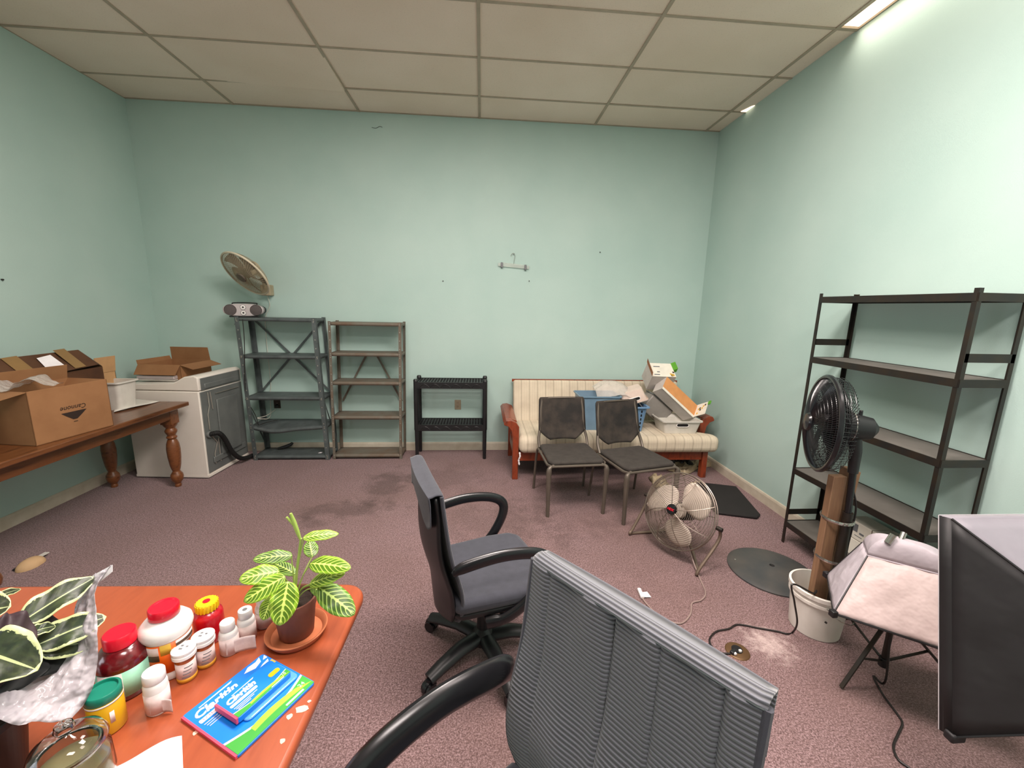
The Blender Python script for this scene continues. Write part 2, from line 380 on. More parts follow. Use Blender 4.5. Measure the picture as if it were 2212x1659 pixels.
def text(name, body, size, m, parent, Mx, extrude=.0004, font_shear=0, bold=0, sx=1):
    cu = bpy.data.curves.new(name, 'FONT'); cu.body = body; cu.size = size; cu.extrude = extrude; cu.align_x = 'LEFT'
    cu.shear = font_shear; cu.offset = bold; cu.resolution_u = 3
    tmp = bpy.data.objects.new(name+'_tmp', cu); C.objects.link(tmp)
    me = bpy.data.meshes.new_from_object(tmp); bpy.data.objects.remove(tmp)
    L = XF[parent.name].inverted() @ Mx @ Matrix.Diagonal((sx, 1, 1, 1))
    me.transform(L); me.materials.clear(); me.materials.append(m)
    o = bpy.data.objects.new(name, me); C.objects.link(o); o.parent = parent; XF[o.name] = XF[parent.name]; return o
def frame(o, x, y):
    x = Vector(x).normalized(); y = Vector(y); y = (y-x*x.dot(y)).normalized(); z = x.cross(y)
    Mx = Matrix((x, y, z)).transposed().to_4x4(); Mx.translation = Vector(o); return Mx

# ================================================================== ROOM
T_ = .12
struct(MB().box((XL-T_, YF-T_, -.1), (XR+T_, YB+T_, 0)), 'floor', M['carpet'], smooth=0, origin=(0, 0, 0))
struct(MB().box((XL-T_, YB, 0), (XR+T_, YB+T_, ZC+.1)), 'wall_back', M['wall'], smooth=0)
struct(MB().box((XL-T_, YF-T_, 0), (XR+T_, YF, ZC+.1)), 'wall_front', M['wall'], smooth=0)
struct(MB().box((XL-T_, YF, 0), (XL, YB, ZC+.1)), 'wall_left', M['wall'], smooth=0)
struct(MB().box((XR, YF, 0), (XR+T_, YB, ZC+.1)), 'wall_right', M['wall'], smooth=0)
# ceiling: lay-in panels, one by one a hair uneven, in one ceiling; one of them sags at a corner
mb = MB(); xs = [XL]+[x for x in COLX if XL+.02 < x < XR-.02]+[XR]; ys = [YB]+[y for y in ROWY if y > YF+.02]+[YF]
def is_light(x0, x1, y0, y1):
    cx, cy = (x0+x1)/2, (y0+y1)/2
    return any(a-.03 < cx < b+.03 and c-.03 < cy < d+.03 for _, a, b, c, d, _, _ in LIGHTS)
for i in range(len(xs)-1):
    for j in range(len(ys)-1):
        x0, x1, y1, y0 = xs[i], xs[i+1], ys[j], ys[j+1]
        if is_light(x0, x1, y0, y1): continue
        z = ZC+random.uniform(0, .003)
        if abs(x1-COLX[2]) < .05 and j == 1:     # the sagging panel
            mb.add([(x0,y0,z),(x1,y0,z),(x1,y1,z-.03),(x0,y1,z),(x0,y0,z+.02),(x1,y0,z+.02),(x1,y1,z-.01),(x0,y1,z+.02)],
                   [(3,2,1,0),(4,5,6,7),(0,1,5,4),(1,2,6,5),(2,3,7,6),(3,0,4,7)])
        else: mb.box((x0+.001, y0+.001, z), (x1-.001, y1-.001, z+.02))
ceil = struct(mb, 'ceiling', M['tile'], smooth=0, origin=(0, 0, ZC))
mb = MB()
for x in xs[1:-1]: mb.box((x-.012, YF, ZC-.006), (x+.012, YB, ZC+.002))
for y in ys[1:-1]: mb.box((XL, y-.010, ZC-.0045), (XR, y+.010, ZC+.001))
mb.box((XL, YB-.02, ZC-.004), (XR, YB, ZC+.002)); mb.box((XL, YF, ZC-.004), (XL+.006, YB, ZC+.002)); 
g = mb.build('ceiling_grid', M['grid'], parent=ceil, world=True, smooth=0)
struct(MB().box((XL, YF, ZC+.05), (XR, YB, ZC+.09)), 'trim_1', M['drk'], smooth=0)
def baseb(name, a, b, n):
    a = Vector(a); b = Vector(b); n = Vector(n); mb = MB(); H = .098; pr = [(0, 0), (.013, 0), (.013, H-.02), (.009, H-.006), (.004, H), (0, H)]
    vs = [p+n*d+Vector((0, 0, z)) for p in (a, b) for d, z in pr]; L = len(pr)
    fs = [(i, (i+1) % L, L+(i+1) % L, L+i) for i in range(L)]+[tuple(range(L))[::-1], tuple(range(L, 2*L))]
    struct(mb.add(vs, fs), name, M['base'], smooth=0)
baseb('baseboard_back', (XL, YB, 0), (XR, YB, 0), (0, -1, 0)); baseb('baseboard_left', (XL, YF, 0), (XL, YB, 0), (1, 0, 0))
baseb('baseboard_right', (XR, YF, 0), (XR, YB, 0), (-1, 0, 0)); baseb('baseboard_front', (XL, YF, 0), (XR, YF, 0), (0, 1, 0))

# ceiling fixtures with their own light
lab_l = ['fluorescent ceiling fixture cut off by the right wall, its diffuser glowing', 'fluorescent ceiling fixture above the foreground office chair', 'fluorescent ceiling fixture above the carpet left of the office chairs', 'fluorescent ceiling fixture above the softboxes', 'fluorescent ceiling fixture just behind the camera']
for i, (nm, x0, x1, y0, y1, wts, col) in enumerate(LIGHTS):
    t = thing(nm, lab_l[i], 'ceiling light', ((x0+x1)/2, (y0+y1)/2, ZC))
    mb = MB()
    for a, b in (((x0-.01, y0-.01, ZC-.002), (x1+.004, y0+.004, ZC+.045)), ((x0-.01, y1-.004, ZC-.002), (x1+.004, y1+.01, ZC+.045)), ((x0-.01, y0, ZC-.002), (x0+.004, y1, ZC+.045)), ((x1-.002, y0, ZC-.002), (x1+.005, y1, ZC+.045))): mb.box(a, b)
    mb.build('frame', M['grid'], t, world=True, smooth=0)
    MB().box((x0, y0, ZC+.012), (x1, y1, ZC+.02)).build('diffuser', M['diff'], t, world=True, smooth=0)
    ld = bpy.data.lights.new('tube_light', 'AREA'); ld.shape = 'RECTANGLE'; ld.size = x1-x0-.02; ld.size_y = y1-y0-.02; ld.energy = wts; ld.color = col
    lo = bpy.data.objects.new('tube_light', ld); C.objects.link(lo); lo.parent = t; lo.location = (0, 0, -.004)
    if i == 0: ld.spread = math.radians(118)
# daylight window in the left wall, behind the camera
WY0, WY1, WZ0, WZ1 = -1.5, -.1, .95, 2.25
t = struct(MB().box((XL, WY0, WZ0), (XL+.004, WY1, WZ1)), 'window_1', mat('daylight_pane', 'E8F0FF', .2, emis='DCE8FF', es=1.5), smooth=0)
mb = MB()
for a, b in (((XL, WY0-.07, WZ0-.07), (XL+.03, WY1+.07, WZ0)), ((XL, WY0-.07, WZ1), (XL+.03, WY1+.07, WZ1+.07)), ((XL, WY0-.07, WZ0), (XL+.03, WY0, WZ1)), ((XL, WY1, WZ0), (XL+.03, WY1+.07, WZ1)), ((XL, (WY0+WY1)/2-.02, WZ0), (XL+.02, (WY0+WY1)/2+.02, WZ1))): mb.box(a, b)
mb.build('window_frame', M['base'], t, world=True, smooth=0)
ld = bpy.data.lights.new('window_light', 'AREA'); ld.shape = 'RECTANGLE'; ld.size = WZ1-WZ0; ld.size_y = WY1-WY0; ld.energy = 16; ld.color = (.95, .95, 1.0)
lo = bpy.data.objects.new('window_light', ld); C.objects.link(lo); lo.location = (XL+.035, (WY0+WY1)/2, (WZ0+WZ1)/2); lo.rotation_euler = (0, -PI/2, 0)
# glowing plate standing in for light leaking through a panel gap, no fixture here
t = thing('ceiling_light', 'short glowing plate standing in for leaking light at the ceiling corner above the sofa', 'ceiling light', (2.50, 4.22, ZC-.002))
MB().prism([(2.50, 4.255), (2.552, 4.255), (2.552, 4.06+.06), (2.535, 4.10+.04)], ZC-.002, ZC+.002).build('diffuser', M['diff'], t, world=True, smooth=0)

# wall marks and outlets
for (u, v, l) in ((1143, 607, 'small dark nail in the wall below the clear hanger'), (1296, 545, 'small dark nail in the back wall right of the hanger'), (957, 607, 'small dark nail in the back wall left of the hanger')):
    p = at(u, v, y=YB); tag(MB().cyl(p, p+Vector((0, -.012, 0)), .006, 8, .005).build('nail', M['blackm'], smooth=0), l, 'nail', 'nails in the back wall')
p = at(3, 604, x=XL); tag(MB().cyl(p, p+Vector((.014, 0, 0)), .006, 8).build('nail', M['blackm'], smooth=0), 'small dark nail in the left wall', 'nail')
pts = [at(u, v, y=YB-.004) for u, v in ((803, 275), (812, 277), (820, 273), (826, 275))]
tag(MB().tube(bez(pts, 4), .0018, 5).build('wire_scrap', M['blackm']), 'tiny curled wire stuck high on the back wall', 'wire')
def outlet(u, v, m, label, socket):
    p = at(u, v, y=YB); t = thing('wall_outlet', label, 'outlet', (p.x, YB, p.z))
    cp = MB().box((-.036, -.006, -.058), (.036, 0, .058)).build('cover_plate', m, t, bevel=.002)
    for dz in (.024, -.024): 
        mb = MB().use(m); mb.lathe([(0, .0035), (.014, .0035), (.016, 0)], 20, Matrix.Translation((0, -.006, dz)) @ Matrix.Rotation(PI/2, 4, 'X'))
        mb.use(M['hole']); mb.box((-.006, -.0102, dz-.002), (-.004, -.0092, dz+.006)); mb.box((.004, -.0102, dz-.002), (.006, -.0092, dz+.006))
        mb.build('socket', None, cp)
    MB().cyl((0, -.006, 0), (0, -.0075, 0), .004, 10).build('screw', M['bolt'], cp)
    return t
outlet(989, 874, M['outletb'], 'beige wall outlet seen through the black plastic shelf', 1)
outlet(599, 871, M['outd'], 'dark wall outlet with a plug behind the tall metal shelf', 1)
p = at(598, 877, y=YB-.03)
t = thing('power_plug', 'black plug in the dark outlet behind the metal shelf', 'plug', (p.x, YB-.01, p.z))
mb = MB().box((-.016, -.04, -.014), (.016, 0, .014)); mb.build('plug_body', M['blackp'], t, bevel=.006)

# ================================================================== STEEL SHELVES ON THE BACK WALL
def angle_post(mb, p, q, sx, sy, w_=.038, th=.003):
    p = Vector(p); q = Vector(q)
    vs = []
    for e in (p, q):
        for dx, dy in ((0, 0), (w_*sx, 0), (w_*sx, th*sy), (th*sx, th*sy), (th*sx, w_*sy), (0, w_*sy)): vs.append(e+Vector((dx, dy, 0)))
    f = [(i, (i+1) % 6, 6+(i+1) % 6, 6+i) for i in range(6)]+[tuple(range(6)), tuple(range(6, 12))]
    if sx*sy > 0: f = [x[::-1] for x in f]
    mb.add(vs, f)
def steel_shelf(label, x0, y0, Wd, Dp, H, levels, lean, m, group, posts_w, bent=None, cross=(), vbrace=False):
    t = thing('metal_shelving_unit', label, 'shelf', (x0+Wd/2, y0+Dp/2, 0), 0, group)
    X = lambda z: x0-lean*z/H
    for sx, sy, px, py in ((1, 1, 0, 0), (-1, 1, Wd, 0), (1, -1, 0, Dp), (-1, -1, Wd, Dp)):
        mb = MB().use(m); angle_post(mb, (x0+px, y0+py, 0), (X(H)+px, y0+py, H), sx, sy, posts_w)
        mb.use(M['bolt'])
        for k in range(int(H/.09)):
            z = .05+k*.09; e = Vector((X(z)+px, y0+py, z)); o = Vector((sx*posts_w*.55, -sy*.0015, 0))
            mb.cbox(e+o, (.008, .003, .012))
        mb.build('post', None, t, world=True, smooth=0)
    for i, z in enumerate(levels):
        mb = MB().use(m); th = .032; xa = X(z)+.004; xb = xa+Wd-.008
        def top(u, v, z=z, xa=xa, xb=xb, i=i):
            sag = 0
            if bent == i: sag = -.035*math.exp(-((u-.3)/.22)**2)*(1-v)-.02*math.sin(PI*u)*(1-v)
            return (xa+(xb-xa)*u, y0+.004+(Dp-.008)*v, z+sag)
        mb.grid(top, 16, 6); mb.grid(lambda u, v: tuple(Vector(top(u, v))-Vector((0, 0, .0015))), 16, 6)
        for e in (0, 1):
            mb.grid(lambda u, v: tuple(Vector(top(u, e))-Vector((0, -.001*(1-2*e)*0, th*v))), 16, 1)
            mb.grid(lambda u, v: tuple(Vector(top(e, u))-Vector((0, 0, th*v))), 6, 1)
        mb.grid(lambda u, v: tuple(Vector(top(u, .06*v))-Vector((0, 0, th))), 16, 1)
        sb = mb.build('shelf_board', None, t, world=True, smooth=20, solid=.0015)
        for px in (.018, Wd-.018):
            for dz in (.008, .024): MB().cyl((X(z)+px, y0-.001, z-dz), (X(z)+px, y0-.007, z-dz), .0055, 8).build('bolt', M['bolt'], sb, world=True)
    for (xa, za, xb, zb) in cross:
        MB().bar((X(za)+xa, y0+Dp+.002, za), (X(zb)+xb, y0+Dp+.002, zb), .003, .022, (0, 0, 1)).build('cross_brace', m, t, world=True, smooth=0)
    return t
s1 = steel_shelf('dark grey metal shelving unit leaning left, boombox on its top', -2.442, 4.405, .795, .285, 1.535, (.045, .385, .70, 1.14, 1.525), .055, M['dsteel'], 'metal shelving units on the back wall', .042, bent=1,
    cross=((.02, .70, .775, 1.52), (.775, .70, .02, 1.52)))
for sx in (0, .795):  # side braces
    X = lambda z: -2.442-.055*z/1.535+sx
    MB().bar((X(.70), 4.41, .68), (X(.1), 4.68, .1), .003, .018).build('side_brace', M['dsteel'], s1, world=True, smooth=0)
MB().bar((-2.442-.055, 4.41, 1.45), (-2.442-.05, 4.47, 1.52), .003, .02).build('side_brace', M['dsteel'], s1, world=True, smooth=0)
s2 = steel_shelf('brownish worn metal shelving unit, the lower narrower one of the two', -1.615, 4.42, .745, .26, 1.505, (.05, .485, .865, 1.175, 1.495), -.03, M['rsteel'], 'metal shelving units on the back wall', .028,
    cross=((.04, .60, .33, 1.16), (.70, .60, .41, 1.16)))

# boombox
t = thing('boombox', 'silver portable boombox on top of the dark metal shelf', 'radio', (-2.44, 4.50, 1.527), rz=.33)
boombox = t
el = lambda a, b, n, k=2.6: [(math.copysign(abs(math.cos(2*PI*i/n))**(2/k), math.cos(2*PI*i/n))*a, math.copysign(abs(math.sin(2*PI*i/n))**(2/k), math.sin(2*PI*i/n))*b) for i in range(n)]
RX = Matrix.Translation((0, 0, .073)) @ Matrix.Rotation(PI/2, 4, 'X')
MB().prism(el(.178, .063, 48), -.07, .065, RX).build('body', M['silver'], t, bevel=.008)
MB().prism(el(.186, .058, 48), -.10, -.03, RX).build('rear_housing', M['blackp'], t, bevel=.006)
for sx in (-1, 1):
    MB().lathe([(0, .006), (.035, .005), (.049, 0), (.052, .004), (.055, 0)], 32, RX @ Matrix.Translation((sx*.112, 0, .066))).build('speaker', M['spk'], t)
for zz, n_ in ((.028, 'display_dial'), (-.028, 'volume_knob')):
    mb = MB().use(M['greyp']); mb.lathe([(.026, 0), (.026, .004), (.022, .005)], 24, RX @ Matrix.Translation((0, zz, .065)))
    mb.use(M['whitep']).lathe([(.022, .005), (.009, .006)], 24, RX @ Matrix.Translation((0, zz, .065)))
    mb.use(M['blackp']).lathe([(.009, .006), (.008, .008), (0, .008)], 24, RX @ Matrix.Translation((0, zz, .065))); mb.build(n_, None, t)
MB().box((-.13, -.05, 0), (.13, .08, .014)).build('foot', M['blackp'], t, bevel=.004)
mb = MB().tube(bez([(-.11, .04, .13), (-.10, .05, .142), (0, .05, .146), (.10, .05, .142), (.11, .04, .13)], 5), .006, 8); mb.build('handle', M['blackp'], t)

# wall fan
n_ = Vector((.10, -.80, -.62)).normalized()
BADGE = [None]
def cage_fan(t, c, n, R, depth_f, depth_b, mw, mrim, rings, spokes, wire, rim_r, hubr, hub_m, up=(0, 0, 1), back_m=None, side_bars=0):
    """front and rear wire guard around centre c, facing n"""
    A = axes(n, up); Z = A @ Vector((0, 0, 1)); c = Vector(c)
    def pt(r, a, z): return c + A @ Vector((r*math.cos(a), r*math.sin(a), z))
    def zf(r): return depth_f*(1-(r/R)**2.6)
    def zb(r): return -depth_b*(1-(r/R)**5)
    for nm, zfun, rr in (('front_guard', zf, rings), ('rear_guard', zb, max(6, rings//2))):
        mb = MB().use(mw)
        for k in range(1, rr):
            r = hubr + (R-hubr)*k/rr
            mb.tube([pt(r, 2*PI*i/48, zfun(r)) for i in range(48)], wire, 4, closed=True)
        for k in range(spokes):
            a = 2*PI*(k+.3)/spokes
            mb.tube([pt(hubr*.9+(R-hubr*.9)*q/8, a+(.25*(q/8) if nm == 'front_guard' else 0), zfun(hubr+(R-hubr)*q/8)+wire) for q in range(9)], wire*1.4, 4)
        if nm == 'rear_guard' and side_bars:
            for k in range(side_bars):
                a = 2*PI*k/side_bars
                mb.tube([pt(R, a, 0), pt(R*.995, a, -depth_b*.5), pt(R*.93, a, -depth_b*.95), pt(R*.55, a, -depth_b*1.02)], wire*1.2, 4)
            for q in (.25, .5, .75): mb.tube([pt(R*.998, 2*PI*i/48, -depth_b*q) for i in range(48)], wire, 4, closed=True)
        mb.build(nm, None, t, world=True)
    MB().ring(c, R, rim_r, A, 64, 8).build('rim', mrim, t, world=True)
    mbb = MB().lathe([(0, zf(0)+.016), (hubr*.9, zf(0)+.012), (hubr*1.05, zf(0)), (hubr*1.05, zf(0)-.008)], 28, Matrix.Translation(c) @ A.to_4x4()); BADGE[0] = mbb.build('badge', hub_m, t, world=True)
    return A, pt
def blades(t, c, A, R, n, m, z0, a0, wide=.9, twist=.05, petal=False):
    c = Vector(c)
    for k in range(n):
        a = a0+2*PI*k/n; mb = MB()
        def f(u, v):
            r = .045+(R-.045)*u
            wd = wide*(math.sin(PI*min(1, .12+u*.80))**.7) if petal else wide*(.45+.55*u)*(1 if u < .93 else .8)
            aa = a+(v-.5)*wd+ (.35*u*u)
            return tuple(c + A @ Vector((r*math.cos(aa), r*math.sin(aa), z0+twist*(v-.5))))
        mb.grid(f, 10, 8); mb.build('blade', m, t, world=True, solid=.003, smooth=60)
    MB().cyl(c+A @ Vector((0, 0, z0-.02)), c+A @ Vector((0, 0, z0+.02)), .05, 24).build('blade_hub', m, t, world=True)
fc = at(530, 592, y=4.40)
t = thing('wall_fan', 'yellowed round wall fan tilted down above the boombox', 'fan', (fc.x, 4.7, fc.z-.15))
fn = Vector((-.30, -.55, -.52)).normalized()
A, pt = cage_fan(t, fc, fn, .245, .055, .085, M['wfan'], M['wfanrim'], 22, 60, .0011, .010, .05, M['wblade'])
blades(t, fc, A, .215, 5, M['wblade'], -.02, .4, .75, .04)
mb = MB(); e = fc-fn*.09; mb.cyl(fc-fn*.03, e, .055, 20, .07); mb.cyl(e, e-fn*.06, .07, 20, .05); mb.build('motor_housing', M['wfan'], t, world=True)
q = Vector((at(577, 640, y=4.66).x, 4.66, at(577, 636, y=4.66).z))
mb = MB().tube(bez([e, e+Vector((.04, .10, -.06)), q+Vector((0, 0, .04))], 6), .022, 12); mb.build('neck', M['wfan'], t, world=True)
MB().box((q.x-.05, 4.63, q.z-.012), (q.x+.05, YB-.001, q.z+.10)).build('wall_mount', M['wfan'], t, world=True, bevel=.008)
pts = [Vector((q.x-.01, 4.68, q.z-.01)), (q.x, 4.70, q.z-.12), at(573, 690, y=4.70), at(578, 760, y=4.70), at(585, 830, y=4.70), at(583, 850, y=4.70), at(585, 890, y=4.66), at(583, 900, y=4.6), at(575, 905, y=4.5), at(556, 903, y=4.45), at(575, 898, y=4.55), at(596, 884, y=4.69)]
MB().tube(bez(pts, 6), .003, 6).build('power_cord', M['cablew'], t, world=True)
pts = [at(524, 690, y=4.40), at(528, 740, y=4.40), at(529, 820, y=4.40), at(532, 862, y=4.42), at(545, 885, y=4.45), at(553, 900, y=4.47), at(558, 917, y=4.42), at(562, 921, y=4.40), at(575, 910, y=4.5), at(600, 899, y=4.6)]
pts[6].z = max(pts[6].z, .40); pts[7].z = max(pts[7].z, .40); pts[8].z = .396; pts[9].z = .396
MB().tube(bez(pts, 6), .004, 7).build('power_cord', M['cable'], boombox, world=True)
# black strap on the bottom board
a = at(600, 968, y=4.60); b = at(634, 955, y=4.66)
tag(MB().tube([Vector((a.x, 4.60, .065)), Vector((a.x+.07, 4.62, .075)), Vector((b.x-.02, 4.63, b.z-.02)), Vector((b.x, 4.64, b.z))], [.012, .02, .018, .014], 10).build('wrench_handle', M['blackp']), 'black handle sticking up off the bottom board of the dark shelf', 'tool')
tag(MB().add([(-1.80, 4.49, .047), (-1.765, 4.49, .047), (-1.76, 4.52, .049), (-1.79, 4.525, .047)], [(0, 1, 2, 3)]).build('paper_scrap', M['paper'], solid=.001, smooth=0), 'small white paper scrap on the bottom board of the dark shelf', 'paper')

# hanger on the wall
h = at(1110, 552, y=YB-.012); t = thing('clothes_hanger', 'clear plastic clip hanger hanging on the back wall', 'hanger', (h.x, YB, h.z-.14))
mb = MB().tube(bez([(h.x-.035, YB-.02, h.z-.01), (h.x-.022, YB-.02, h.z+.016), (h.x+.002, YB-.02, h.z+.02), (h.x+.012, YB-.02, h.z-.01), (h.x+.004, YB-.02, h.z-.05), (h.x, YB-.02, h.z-.10)], 5), .0022, 6); mb.build('hook', M['chrome'], t, world=True)
a, b = at(1076, 571, y=YB-.02), at(1143, 578, y=YB-.02)
mb = MB(); mb.bar(a, b, .008, .035, (0, 0, 1)); mb.bar(a+Vector((.03, 0, .02)), (h.x, YB-.02, h.z-.09), .006, .008); mb.bar((h.x, YB-.02, h.z-.09), b+Vector((-.03, 0, .02)), .006, .008)
mb.build('bar', M['clearh'], t, world=True, bevel=.002)
for e in (a+(b-a)*.12, a+(b-a)*.88):
    MB().box((e.x-.012, YB-.036, e.z-.03), (e.x+.012, YB-.008, e.z+.025)).build('clip', M['greyp'], t, world=True, bevel=.003)
MB().cyl((h.x-.002, YB, h.z+.012), (h.x-.002, YB-.03, h.z+.014), .003, 8).build('screw', M['blackm'], t, world=True)

# ================================================================== BLACK PLASTIC SHELF
t = thing('plastic_shelf', 'black two-tier plastic shelf standing by the back wall', 'shelf', (-.335, 4.55, 0))
for px in (-.722+.02, .045):
    for py in (4.42, 4.67):
        mb = MB(); mb.cyl((px, py, 0), (px, py, .34), .019, 16, .022); mb.cyl((px, py, .34), (px, py, .885), .026, 16, .024); mb.cyl((px, py, .885), (px, py, .905), .027, 16, .02)
        mb.build('post', M['blackp'], t, world=True)
for z in (.40, .875):
    mb = MB(); x0, x1, y0, y1 = -.712, .058, 4.40, 4.695
    for a, b in (((x0, y0, z-.07), (x1, y0+.02, z)), ((x0, y1-.02, z-.07), (x1, y1, z)), ((x0, y0, z-.07), (x0+.02, y1, z)), ((x1-.02, y0, z-.07), (x1, y1, z))): mb.box(a, b)
    for k in range(23): xx = x0+.035+k*(x1-x0-.07)/22; mb.box((xx-.005, y0+.015, z-.016), (xx+.005, y1-.015, z-.004))
    for k in range(1, 7): yy = y0+k*(y1-y0)/7; mb.box((x0+.015, yy-.004, z-.018), (x1-.015, yy+.004, z-.006))
    mb.build('slatted_tier', M['blackp'], t, world=True, smooth=0)
    mb = MB()
    for k in range(6):   # arched ribs of the front lip
        xa = x0+.05+k*(x1-x0-.1)/6; wv_ = (x1-x0-.1)/6
        mb.tube([(xa+wv_*q/8, y0-.003, z-.062+.042*math.sin(PI*q/8)) for q in range(9)], .003, 5)
    mb.build('lip_ribs', M['greyp'] if 0 else M['blackp'], t, world=True)

# ================================================================== FARMHOUSE TABLE ON THE LEFT
TZ = .78
t = thing('farmhouse_table', 'long stained pine table with turned legs along the left wall', 'table', (-3.04, 3.3, 0))
TX0, TX1, TY0, TY1 = -3.44, -2.655, 2.18, 3.86
MB().box((TX0, TY0, TZ-.038), (TX1, TY1, TZ)).build('tabletop', M['pine_y'], t, world=True, bevel=.008, segs=3)
ia, ib, ja, jb = TX0+.07, TX1-.075, TY0+.07, TY1-.05
for n_, a, b in (('apron', (ib-.02, ja+.08, .645), (ib, jb-.08, TZ-.038)), ('apron', (ia, ja+.08, .645), (ia+.02, jb-.08, TZ-.038)), ('apron', (ia+.08, jb-.02, .645), (ib-.08, jb, TZ-.038)), ('apron', (ia+.08, ja, .645), (ib-.08, ja+.02, TZ-.038))):
    MB().box(a, b).build(n_, M['pine_y'], t, world=True, bevel=.003)
prof = [(0, 0), (.024, 0), (.026, .02), (.022, .03), (.030, .045), (.044, .065), (.050, .095), (.046, .12), (.030, .145), (.028, .155), (.034, .17), (.042, .21), (.050, .29), (.052, .36), (.047, .41), (.036, .445), (.030, .455), (.040, .468), (.040, .478), (.030, .488), (.034, .50), (.045, .52), (.046, .535), (.036, .552), (.034, .56), (.052, .585), (.056, .60)]
for px, py in ((ib-.045, jb-.045), (ia+.045, jb-.045), (ib-.045, ja+.045), (ia+.045, ja+.045)):
    mb = MB().lathe(prof, 28, Matrix.Translation((px, py, 0))); mb.box((px-.048, py-.048, .597), (px+.048, py+.048, TZ-.038)); mb.build('leg', M['pine'], t, world=True, bevel=.002)

def open_box(t, c, sx, sy, sz, rz, m, flaps, th=.004, tilt=0):
    """carton without a lid: walls and floor in one sheet-walled body, flaps as parts. flaps: side -> fold angle from vertical outwards"""
    Mx = Matrix.Translation(c) @ Matrix.Rotation(rz, 4, 'Z') @ Matrix.Rotation(tilt, 4, 'Y')
    mb = MB(); x, y = sx/2, sy/2
    for a, b in (((-x, -y, 0), (x, y, th)), ((-x, -y, 0), (x, -y+th, sz)), ((-x, y-th, 0), (x, y, sz)), ((-x, -y, 0), (-x+th, y, sz)), ((x-th, -y, 0), (x, y, sz))): mb.box(a, b, Mx)
    mb.build('carton_body', m, t, world=True, smooth=0)
    for side, (ang, ln_) in flaps.items():
        dx, dy = {'+x': (1, 0), '-x': (-1, 0), '+y': (0, 1), '-y': (0, -1)}[side]
        o = Vector((dx*x, dy*y, sz)); al = Vector((-dy, dx, 0)); hl = y if dx else x
        d = Vector((dx*math.sin(ang), dy*math.sin(ang), math.cos(ang)))
        ps = [o-al*hl*.99, o+al*hl*.99, o+al*hl*.96+d*ln_, o-al*hl*.96+d*ln_]
        nn = al.cross(d)*th
        mb = MB().add([Mx @ p for p in ps]+[Mx @ (p+nn) for p in ps], [(0,1,2,3),(7,6,5,4),(0,4,5,1),(1,5,6,2),(2,6,7,3),(3,7,4,0)])
        mb.build('flap', m, t, world=True, smooth=0)
    return Mx
# big carton at the table edge
pA, pB, pC = Vector((-2.983, 2.715, TZ)), Vector((-2.732, 2.625, TZ)), Vector((-2.64, 3.075, TZ))
pB = Vector((-2.735, 2.63, TZ)); pC = Vector((-2.665, 3.09, TZ))
ex = (pC-pB); L1 = ex.length; ang = math.atan2(ex.y, ex.x); W1 = .30
nrm = Vector((-ex.y, ex.x, 0)).normalized()
cc = (pB+pC)/2 + nrm*(W1/2)
t = thing('cardboard_box', 'large open brown cardboard box with an upside-down logo at the table edge', 'box', cc, ang)
Mx = open_box(t, cc+Vector((0, 0, .001)), L1, W1, .34, ang, M['card'], {'-y': (-2.75, .12), '+y': (-.25, .10), '-x': (1.75, .13), '+x': (-2.6, .10)})
# upside-down logo on the long face that looks into the room
F_ = Mx @ Matrix.Translation((0, -W1/2-.0012, 0)) @ Matrix.Rotation(PI/2, 4, 'X')
sc_ = [(-.075, 0), (.075, 0), (.05, -.022), (.012, -.052), (-.012, -.052), (-.05, -.022)]
MB().prism([(x+.0, y+.165) for x, y in sc_], 0, .0008, F_).build('printed_logo', M['ink'], t, world=True, smooth=0)
text('lettering', 'Cannone', .042, M['ink'], t, F_ @ Matrix.Translation((.078, .205, .0003)) @ Matrix.Rotation(PI, 4, 'Z'), .0003, .2)
MB().prism([(-.012, .095), (.012, .095), (.012, .099), (-.012, .099)], 0, .0008, F_).build('printed_mark', M['ink'], t, world=True, smooth=0)
# dark carton behind with tape and label, sloping lid
t = thing('cardboard_box', 'dark brown cardboard box with tape and a shipping label, behind the logo box', 'box', (-3.20, 3.20, TZ))
mb = MB().box((-3.40, 2.80, TZ), (-3.03, 3.50, 1.15)); mb.build('carton_body', M['card2'], t, world=True, bevel=.004)
sl = [(-3.01, 2.83, 1.145), (-3.01, 3.44, 1.175), (-3.17, 3.475, 1.285), (-3.17, 2.85, 1.28)]
v0 = [Vector(p) for p in sl]; nn = (v0[1]-v0[0]).cross(v0[3]-v0[0]).normalized()
mb = MB().add([p for p in v0]+[p-nn*.005 for p in v0], [(0,1,2,3),(7,6,5,4),(0,4,5,1),(1,5,6,2),(2,6,7,3),(3,7,4,0)])
mb.add([v0[1], v0[2], (-3.36, 3.48, 1.25), (-3.36, 3.48, 1.15), (-3.03, 3.50, 1.15)], [(0,1,2,3,4)])
mb.add([v0[3], v0[2], (-3.38, 3.47, 1.25), (-3.38, 2.82, 1.25)], [(0,1,2,3)])
mb.build('raised_flap', M['card2'], t, world=True, smooth=0)
def on(u, v, k=.003): return v0[0]+(v0[1]-v0[0])*u+(v0[3]-v0[0])*v+nn*k
for a, b in ((.14, .30), (.70, .84)):
    MB().add([on(a, .02), on(b, .02), on(b-.0, .98), on(a+.0, .98)], [(0,1,2,3)]).build('packing_tape', M['tape'], t, world=True, solid=.001, smooth=0)
MB().add([on(.42, .22), on(.63, .22), on(.62, .80), on(.45, .75)], [(0,1,2,3)]).build('shipping_label', M['paper'], t, world=True, solid=.001, smooth=0)
t = thing('cardboard_box', 'light tan cardboard box with one flap standing up behind the dark box', 'box', (-3.25, 3.66, TZ))
open_box(t, (-3.26, 3.625, TZ+.001), .26, .20, .30, 0, M['cardl'], {'+x': (.12, .13), '-y': (.3, .05)})
